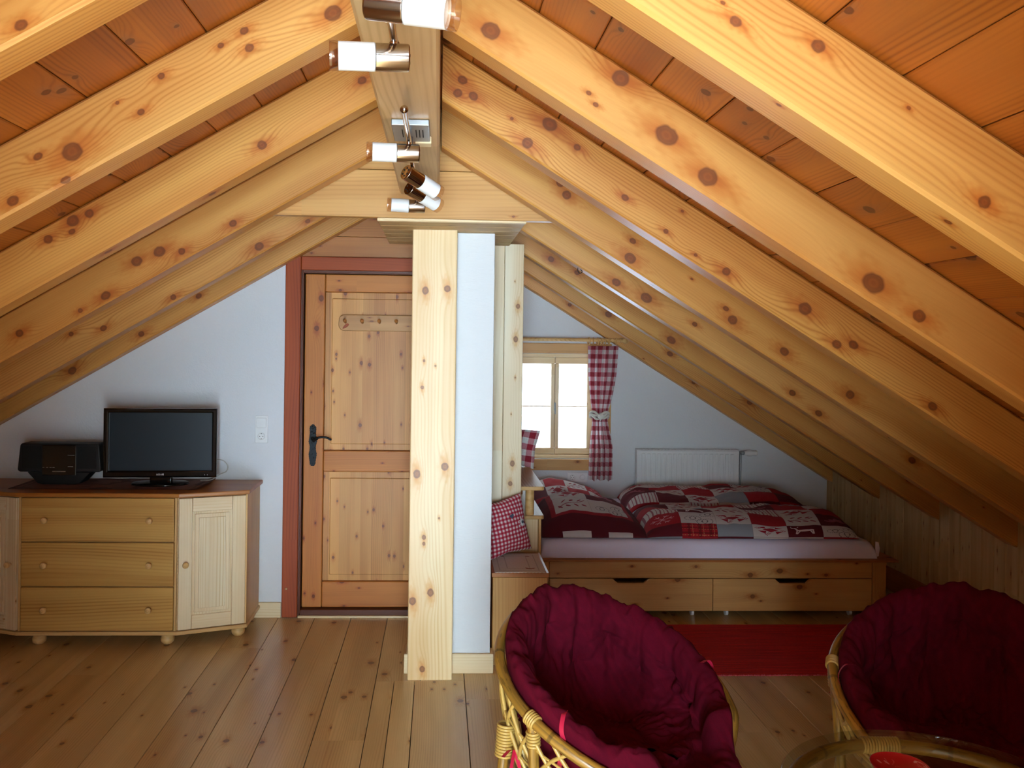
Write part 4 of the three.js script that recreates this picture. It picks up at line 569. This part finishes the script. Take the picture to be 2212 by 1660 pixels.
// ───────── spotlight bars under the ridge ─────────
{
  const Y = 2.165, X = -0.094;
  const spot = (bar, z, dir, len = 0.062) => {
    const s = new THREE.Group(); s.name = 'spot'; bar.add(s); const d = V(...dir).normalize();
    const head = (g) => g.rotateZ(-Math.PI / 2).applyQuaternion(new THREE.Quaternion().setFromUnitVectors(V(1, 0, 0), d)).translate(X, Y - 0.036, z);
    const place = (g) => head(g); // profiles run along +y before turning, y = 0 at the joint
    part('housing', [place(lathe([[0, -0.03], [0.0245, -0.03], [0.026, -0.027], [0.026, 0.033], [0.024, 0.034], [0, 0.034]], 32)), rod([X, Y, z], [X, Y - 0.012, z], 0.006, 10)], M.chrome, s);
    part('glass_shade', place(lathe([[0.018, 0.0345], [0.0262, 0.0345], [0.0268, 0.037], [0.0268, 0.103], [0.0255, 0.104], [0.0245, 0.103], [0.0245, 0.037], [0.018, 0.037]], 32)), M.opal, s);
    part('clear_rim', place(lathe([[0.0225, 0.099], [0.0278, 0.1045], [0.0278, 0.120], [0.0268, 0.1205], [0.0258, 0.119], [0.0205, 0.10]], 32)), M.clear, s);
    part('lamp_base', place(lathe([[0, 0.035], [0.012, 0.035], [0.02, 0.07], [0.021, 0.092], [0, 0.096]], 20)), M.white, s);
    part('vent_hole', [0, 1, 2, 3, 4, 5].map((k) => place(mv(new THREE.CylinderGeometry(0.003, 0.003, 0.002, 8), 0.014 * Math.cos(k * 1.047), -0.0302, 0.014 * Math.sin(k * 1.047)))), M.dark, s);
  };
  const make = (label, z0, z1, plate, spots) => {
    const b = thing('spotlight_bar', label, 'ceiling light', [0, 0, 0], 0, 'spotlight bars on the ridge beam');
    part('bar', [rod([X, Y, z0], [X, Y, z1], 0.0075, 12), mv(new THREE.SphereGeometry(0.0105, 14, 10), X, Y, z0), mv(new THREE.SphereGeometry(0.0105, 14, 10), X, Y, z1)], M.chrome, b);
    const p = part('ceiling_plate', [box(X - 0.052, X + 0.058, 2.209, 2.2275, plate - 0.1, plate + 0.1, 0.003), rod([X, 2.2, plate], [X, Y, plate], 0.008, 12)], M.steel, b, 'silver mounting box with slots');
    part('slot', [-0.022, 0.018, 0.028, 0.038].map((x) => box(X + x - 0.0015, X + x + 0.0015, 2.208, 2.2095, plate - 0.04, plate + 0.05, 0.0003)), M.dark, p); part('spacer_block', box(X + 0.012, X + 0.062, 2.205, 2.2277, plate - 0.15, plate - 0.101, 0.002), M.pale, p);
    for (const [z, d] of spots) spot(b, z, d);
  };
  make('nearer chrome spotlight bar with white glass shades, cut off by the top of the picture', -0.72, -1.665, -1.15, [[-1.635, [-1, -0.03, 0.12]], [-1.38, [1, -0.16, 0.18]]]);
  make('farther chrome spotlight bar with four white shades ending near the gable boards', -2.13, -3.5, -2.56, [[-2.46, [-1, 0.0, 0.1]], [-2.80, [0.72, -0.35, -0.62]], [-3.08, [0.72, -0.32, -0.62]], [-3.42, [-1, 0.03, 0.1]]]);
}
// ───────── rattan tub chairs with cushions ─────────
{
  const a = 0.361, b = 0.33, hb = 0.745, hf = 0.465;
  const rimY = (t) => { const q = Math.abs(t); const s = Math.min(1, q / 130) ** 1.4; return hb + (hf - hb) * s; };
  const at = (t, y, k = 1) => V(a * k * Math.sin(t * R), y, -b * k * Math.cos(t * R));
  const rattan = dataTex(256, 64, (i, j) => { const v = 0.82 + 0.16 * N(i / 60, j / 6, 66) - (N(i / 14, j / 3, 67) > 0.5 ? 0.22 : 0), node = (i % 128) < 4 ? 0.72 : 1; return [184 * v * node, 134 * v * node, 50 * v * node]; });
  rattan.repeat.set(3, 1);
  const mr = phy({ map: rattan, roughness: 0.38, clearcoat: 0.35, clearcoatRoughness: 0.25 }), mc = phy({ color: 0xc09a4e, roughness: 0.4, clearcoat: 0.3, clearcoatRoughness: 0.3 });
  T.rattan = mr; T.cane = mc;
  const ch = thing('rattan_chair', 'rattan tub chair in the foreground with its lattice side toward the camera', 'chair', [0.559, 0, -2.601], 38.3 * R);
  const rim = []; for (let t = -129; t <= 129; t += 6) rim.push(at(t, rimY(t) - 0.025, 1.045));
  part('rim', tube([at(-142, 0.31, 0.88), at(-138, 0.38, 0.98), ...rim, at(138, 0.38, 0.98), at(142, 0.31, 0.88)], 0.0165, 110, 10), mr, ch);
  const ring = (y, k, r) => { const l = []; for (let t = -180; t < 180; t += 12) l.push(at(t, y, k)); return tube(l, r, 90, 9, true); };
  part('seat_ring', ring(0.31, 0.86, 0.014), mr, ch); part('foot_ring', ring(0.03, 0.84, 0.014), mr, ch);
  const wrap = (p, q, r, n) => { const d = q.clone().sub(p), o = []; for (let k = 0; k < n; k++) { const c = p.clone().addScaledVector(d, k / (n - 1)); o.push(new THREE.TorusGeometry(r, 0.0042, 6, 18).applyQuaternion(new THREE.Quaternion().setFromUnitVectors(V(0, 0, 1), d.clone().normalize())).translate(c.x, c.y, c.z)); } return o; };
  for (const t of [-92, 92]) {
    const p = at(t, rimY(t) - 0.03, 1.04), q = at(t * 0.97, 0.03, 0.92);
    part('leg', rod(p.toArray(), q.toArray(), 0.0155, 12), mr, ch); part('binding', [...wrap(at(t - 2.2, rimY(t - 2) - 0.025, 1.045), at(t + 2.2, rimY(t + 2) - 0.025, 1.045), 0.0185, 5), ...wrap(p.clone().lerp(q, 0.06), p.clone().lerp(q, 0.13), 0.017, 5)], mc, ch);
  }
  for (const t of [-66, 66]) {  // rear legs: a brace from the rim, a wrapped joint, a leg spreading to the floor
    const j = at(t, 0.46, 1.02), f = at(t * 1.02, 0.0, 1.14);
    part('rear_leg', [rod(j.toArray(), f.toArray(), 0.0155, 12)], mr, ch); part('brace', rod(at(t * 0.8, rimY(t * 0.8) - 0.03, 1.045).toArray(), at(t * 1.22, 0.33, 0.9).toArray(), 0.0105, 10), mc, ch);
    const jl = j.clone().lerp(f, 0.16); part('binding', wrap(j.clone().addScaledVector(V(0, 1, 0), 0.012), jl, 0.024, 11).map((g, k) => g), mc, ch);
  }
  for (const t of [-142, 142]) part('front_leg', rod(at(t, 0.33, 0.9).toArray(), at(t, 0.0, 0.92).toArray(), 0.0155, 12), mr, ch);
  const strand = (t0, t1) => { const l = []; for (let k = 0; k <= 6; k++) { const q = k / 6, t = t0 + (t1 - t0) * q, y0 = rimY(t) - 0.03; l.push(at(t, y0 + (0.315 - y0) * q, 1.045 - 0.175 * q * q)); } return tube(l, 0.0062, 14, 6); };
  for (let t = -128; t <= 128; t += 16) { part('cane', strand(t, Math.max(-142, Math.min(142, t + 30))), mc, ch); part('cane', strand(Math.min(130, t + 10), Math.max(-142, Math.min(142, t - 22))), mc, ch); }
  for (let k = 1; k < 3; k++) { const l = []; for (let t = -130; t <= 130; t += 8) { const q = k / 3, y0 = rimY(t) - 0.03; l.push(at(t, y0 + (0.315 - y0) * q, 1.045 - 0.175 * q * q)); } part('cane', tube(l, 0.004, 90, 6), mc, ch); }
  const c2 = ch.clone(); c2.name = numbered('rattan_chair'); c2.userData = { ...ch.userData, label: 'rattan tub chair at the right edge, dark in shade behind the glass table' }; c2.position.set(1.63, 0, -2.57); c2.rotation.y = -30.5 * R; c2.scale.set(1, 1.015, 1); scene.add(c2);

  // cushion: one padded shell over rim, back and seat
  const NT = 260, NS = 90, seatY = 0.40, P = [], U = [], I = [];
  const cy = (t) => { const q = Math.abs(t), y = rimY(t) + 0.0; if (q < 145) return y; const e = Math.min(1, (q - 145) / 15), f = e * e * (3 - 2 * e); return y + (seatY - 0.02 - y) * f; };
  const tufts = []; for (const [t, s] of [[-110, .50], [-62, .47], [-20, .45], [20, .45], [62, .47], [110, .50], [-86, .36], [-42, .34], [0, .33], [42, .34], [86, .36], [-55, .70], [55, .70], [140, .74], [-140, .74]]) tufts.push([t, s]);
  for (let j = 0; j <= NS; j++) for (let i = 0; i <= NT; i++) {
    const t = -180 + 360 * i / NT, s = j / NS, top = cy(t), q = Math.abs(t), open = q > 145 ? Math.min(1, (q - 145) / 20) : 0;
    const kr = 1 + 0.16 * open * open;
    // profile of radius factor and height, from the outer lip over the roll, down the wall to the seat centre
    const pr = [[0, 0.965, -0.05], [0.06, 0.995, -0.01], [0.13, 0.975, 0.03], [0.2, 0.87, 0.034], [0.27, 0.76, -0.02], [0.34, 0.70, -0.25], [0.46, 0.68, -0.6], [0.58, 0.63, -0.88], [0.66, 0.52, -0.99], [0.8, 0.28, -1], [1, 0, -1]];
    let k = 0; while (k < pr.length - 2 && s > pr[k + 1][0]) k++; const f = (s - pr[k][0]) / (pr[k + 1][0] - pr[k][0]);
    const cr = (c) => { const p0 = pr[Math.max(0, k - 1)][c], p1 = pr[k][c], p2 = pr[k + 1][c], p3 = pr[Math.min(pr.length - 1, k + 2)][c]; return 0.5 * (2 * p1 + (p2 - p0) * f + (2 * p0 - 5 * p1 + 4 * p2 - p3) * f * f + (3 * p1 - p0 - 3 * p2 + p3) * f * f * f); };
    let rad = cr(1) * kr, hh = cr(2); const H = top - seatY;
    let y = hh > -0.06 ? top + hh : top - 0.06 + (hh + 0.06) / 0.94 * (H - 0.06); if (s > 0.2 && H < 0.05) y = Math.max(y, seatY - 0.02); 
    let x = a * rad * Math.sin(t * R), z = -b * rad * Math.cos(t * R);
    // puffs and buttons
    let dep = 0; for (const [tt, ss] of tufts) { let dt = Math.abs(t - tt); dt = Math.min(dt, 360 - dt); const arc = dt * R * a * Math.max(0.25, rad), ds = (s - ss) * 0.62, d2 = arc * arc + ds * ds; dep += 0.030 * Math.exp(-d2 / 0.0022) + 0.020 * Math.exp(-d2 / 0.010); if (ss < 0.6 && s > 0.14 && s < ss + 0.16) dep += 0.020 * Math.exp(-((arc / 0.013) ** 2)) * Math.sin(Math.PI * (s - 0.14) / (ss + 0.02)) ** 0.6; const an = Math.atan2(ds, (t - tt) * R * 0.3); dep += 0.005 * Math.exp(-d2 / 0.006) * Math.sin(an * 7 + tt); }
    const lip = s < 0.34 ? Math.sin(Math.min(1, s / 0.34) * Math.PI) : 0, pleat = 0.0055 * lip * (N(t / 3.2, s * 3, 68) + 0.6 * N(t / 1.6, s * 2, 69)), wr = 0.007 * N(t / 5 + s * 8, s * 22, 70) + 0.004 * N(t / 2.5, s * 40 + t / 9, 75);
    const off = (pleat + wr * Math.min(1, rad / 0.45) - dep * Math.min(1, Math.max(0, (s - 0.14) / 0.08)) + 0.012 * Math.sin(Math.min(1, Math.max(0, (s - 0.25) / 0.7)) * Math.PI)) * Math.min(1, (1 - s) / 0.16);
    if (s > 0.6) { y += off; } else { const wv = Math.min(1, Math.max(0, (s - 0.2) / 0.12)); x -= off * Math.sin(t * R) * wv; z += off * Math.cos(t * R) * wv; y += off * (1 - wv); }
    P.push(x, y, z); U.push(i / NT * 6, s * 3);
  }
  for (let j = 0; j < NS; j++) for (let i = 0; i < NT; i++) { const o = j * (NT + 1) + i, q = o + NT + 1; I.push(o, o + 1, q, o + 1, q + 1, q); }
  let g = new THREE.BufferGeometry(); g.setAttribute('position', new THREE.Float32BufferAttribute(P, 3)); g.setIndex(I); g = mergeVertices(g, 1e-5);
  { const p = g.attributes.position, uv = new Float32Array(p.count * 2); for (let i = 0; i < p.count; i++) { uv[2 * i] = p.getX(i) * 8; uv[2 * i + 1] = (p.getY(i) + p.getZ(i)) * 8; } g.setAttribute('uv', new THREE.BufferAttribute(uv, 2)); g.computeVertexNormals(); }
  const weave = dataTex(256, 256, (i, j) => { const v = 0.9 + 0.07 * N(i / 1.5, j / 1.5, 76) + 0.08 * N(i / 30, j / 30, 77); return [94 * v, 10 * v, 31 * v]; });
  const mcush = phy({ map: weave, roughness: 0.95, specularIntensity: 0.15, side: THREE.DoubleSide });
  const under = []; for (let i = 0; i <= 60; i++) under.push(0);
  const cu = thing('chair_cushion', 'wine-red tufted cushion filling the foreground rattan chair', 'cushion', [0.559, 0, -2.601], 38.3 * R);
  part('padding', g, mcush, cu);
  // back of the pad, seen through the lattice
  const Q = [], J = [], nt = 90, ns = 14; for (let j = 0; j <= ns; j++) for (let i = 0; i <= nt; i++) { const t = -180 + 360 * i / nt, s = j / ns, top = cy(t) - 0.05, k = (0.965 - 0.06 * Math.sin(Math.min(1, s * 2) * 1.57)) * (s < 0.6 ? 1 - 0.16 * s : 0.904 * (1 - (s - 0.6) / 0.4)); const v = at(t, s < 0.6 ? top + (0.335 - top) * Math.min(1, s / 0.6) : 0.335, k * (Math.abs(t) > 138 ? 1 + 0.1 * Math.min(1, (Math.abs(t) - 138) / 26) ** 2 : 1)); Q.push(v.x, v.y, v.z); }
  for (let j = 0; j < ns; j++) for (let i = 0; i < nt; i++) { const o = j * (nt + 1) + i, q = o + nt + 1; J.push(o, q, o + 1, o + 1, q, q + 1); }
  let bg = new THREE.BufferGeometry(); bg.setAttribute('position', new THREE.Float32BufferAttribute(Q, 3)); bg.setIndex(J); bg.setAttribute('uv', new THREE.Float32BufferAttribute(Q.filter((_, i) => i % 3 !== 2).map((v) => v * 8), 2)); bg.computeVertexNormals();
  part('backing', bg, mcush, cu);
  const ribbon = std({ color: 0xc4163e, roughness: 0.6, side: THREE.DoubleSide });
  const band = (pts, w) => { const c = new THREE.CatmullRomCurve3(pts), n = 40, p = [], ix = []; for (let k = 0; k <= n; k++) { const o = c.getPoint(k / n), tg = c.getTangent(k / n), s = V(0.3, 0.2, 1).cross(tg).cross(tg).normalize().multiplyScalar(w / 2); p.push(o.x - s.x, o.y - s.y, o.z - s.z, o.x + s.x, o.y + s.y, o.z + s.z); if (k < n) ix.push(2 * k, 2 * k + 1, 2 * k + 2, 2 * k + 1, 2 * k + 3, 2 * k + 2); } const q = new THREE.BufferGeometry(); q.setAttribute('position', new THREE.Float32BufferAttribute(p, 3)); q.setIndex(ix); q.setAttribute('uv', new THREE.Float32BufferAttribute(p.filter((_, i) => i % 3 !== 2), 2)); q.computeVertexNormals(); return q; };
  for (const t of [-107, 107]) { const y = rimY(t); part('ribbon', band([at(t + 3, y + 0.042, 0.87), at(t + 1, y + 0.042, 0.96), at(t, y + 0.01, 1.02), at(t - 1, y - 0.03, 1.0), at(t + 1, y - 0.07, 0.985), at(t + 3, y - 0.11, 0.975)], 0.014), ribbon, cu, 'bright red tie ribbon'); }
  for (const t of [-72, 72]) { const o = at(t, 0.41, 0.98); part('ribbon', [band([o, o.clone().add(V(-0.03, 0.012, 0.01)), o.clone().add(V(-0.06, 0.004, 0.015))], 0.012), band([o, o.clone().add(V(-0.03, -0.03, 0.02)), o.clone().add(V(-0.045, -0.08, 0.03)), o.clone().add(V(-0.01, -0.13, 0.03)), o.clone().add(V(0.03, -0.12, 0.03))], 0.011), band([o, o.clone().add(V(0, -0.05, 0.025)), o.clone().add(V(0.005, -0.09, 0.03))], 0.012)], ribbon, cu, 'loose bow of bright red ribbon'); }
  const cu2 = cu.clone(); cu2.name = numbered('chair_cushion'); cu2.userData = { ...cu.userData, label: 'wine-red tufted cushion in shade in the chair at the right edge' }; cu2.position.copy(c2.position); cu2.rotation.copy(c2.rotation); cu2.scale.copy(c2.scale); scene.add(cu2);

  // round glass table
  const t = thing('glass_table', 'round glass-topped rattan coffee table cut off by the bottom edge', 'table', [1.15, 0, -1.855]);
  part('glass_top', lathe([[0, 0.572], [0.356, 0.572], [0.36, 0.575], [0.36, 0.579], [0.356, 0.582], [0, 0.582]], 96), phy({ color: 0xeef4f0, roughness: 0.02, transmission: 1, ior: 1.5 }), t);
  const hoop = (r, y, k) => new THREE.TorusGeometry(r, k, 12, 90).rotateX(Math.PI / 2).translate(0, y, 0);
  part('top_hoop', hoop(0.335, 0.551, 0.0165), mr, t); part('lower_hoop', hoop(0.25, 0.2, 0.013), mr, t); part('inner_hoop', hoop(0.29, 0.47, 0.008), mc, t);
  for (let k = 0; k < 4; k++) { const w = (k * 90 + 88) * R, p = V(0.335 * Math.cos(w), 0.54, -0.335 * Math.sin(w)), q = V(0.3 * Math.cos(w), 0, -0.3 * Math.sin(w)); part('leg', rod(p.toArray(), q.toArray(), 0.0155, 12), mr, t); const tg = V(Math.sin(w), 0, Math.cos(w)), o = V(0.335 * Math.cos(w), 0.551, -0.335 * Math.sin(w)); part('binding', [...wrap(o.clone().addScaledVector(tg, -0.045), o.clone().addScaledVector(tg, 0.045), 0.0175, 13), ...wrap(p.clone().lerp(q, 0.03), p.clone().lerp(q, 0.1), 0.0165, 6)], mc, t); }
  for (let k = 0; k < 6; k++) { const w = (k * 60 + 40) * R; part('bumper', mv(new THREE.CylinderGeometry(0.011, 0.011, 0.0035, 16), 0.335 * Math.cos(w), 0.570, -0.335 * Math.sin(w)), M.clear, t); }
  const dish = thing('dish', 'small bright red dish with pale floral pattern on the glass table', 'dish', [1.10, 0.5822, -1.98]);
  const dt = (() => { const c = document.createElement('canvas'); c.width = c.height = 256; const x = c.getContext('2d'); x.fillStyle = '#b3101c'; x.fillRect(0, 0, 256, 256); let s = 5; const q = () => (s = (s * 16807) % 2147483647) / 2147483647; for (let k = 0; k < 26; k++) { x.save(); x.translate(q() * 256, q() * 256); x.rotate(q() * 6); x.strokeStyle = x.fillStyle = k % 3 ? '#d99a98' : '#5a0a10'; x.beginPath(); x.ellipse(0, 0, 9, 3, 0, 0, 7); x.fill(); x.beginPath(); x.arc(0, 8, 12, 0, 2); x.stroke(); x.restore(); } const t = new THREE.CanvasTexture(c); t.colorSpace = THREE.SRGBColorSpace; return t; })();
  part('bowl', lathe([[0, 0.006], [0.03, 0.006], [0.058, 0.016], [0.064, 0.022], [0.066, 0.0215], [0.06, 0.012], [0.034, 0.001], [0, 0]], 48), phy({ map: dt, roughness: 0.3, clearcoat: 0.4 }), dish);
}
single('hook', 'tiny dark screw hook under a right-slope rafter above the bed', 'hook', tube([[0.70, 1.982, -4.33], [0.70, 1.962, -4.33], [0.712, 1.948, -4.33], [0.722, 1.958, -4.33], [0.712, 1.968, -4.33]], 0.002, 20, 6), M.iron);
// glazed window behind the camera
{
  const D = DOORWAY, g = struct('window_2', 'glazed two-part window in the front gable wall'), xm = (D.x0 + D.x1) / 2;
  part('frame', [box(D.x0, D.x0 + 0.05, D.y0, D.y1, D.z + 0.05, D.z + 0.12, 0.004, 'y'), box(D.x1 - 0.05, D.x1, D.y0, D.y1, D.z + 0.05, D.z + 0.12, 0.004, 'y'), box(D.x0 + 0.05, D.x1 - 0.05, D.y0, D.y0 + 0.06, D.z + 0.05, D.z + 0.12, 0.004), box(D.x0 + 0.05, D.x1 - 0.05, D.y1 - 0.06, D.y1, D.z + 0.05, D.z + 0.12, 0.004), box(xm - 0.05, xm + 0.05, D.y0 + 0.06, D.y1 - 0.06, D.z + 0.05, D.z + 0.12, 0.004, 'y')], M.pale, g);
  for (const [a, b] of [[D.x0 + 0.05, xm - 0.05], [xm + 0.05, D.x1 - 0.05]]) part('pane', new THREE.PlaneGeometry(b - a, D.y1 - D.y0 - 0.12).translate((a + b) / 2, (D.y0 + D.y1) / 2, D.z + 0.085), M.pane, g);
}
renderer.render(scene, camera);
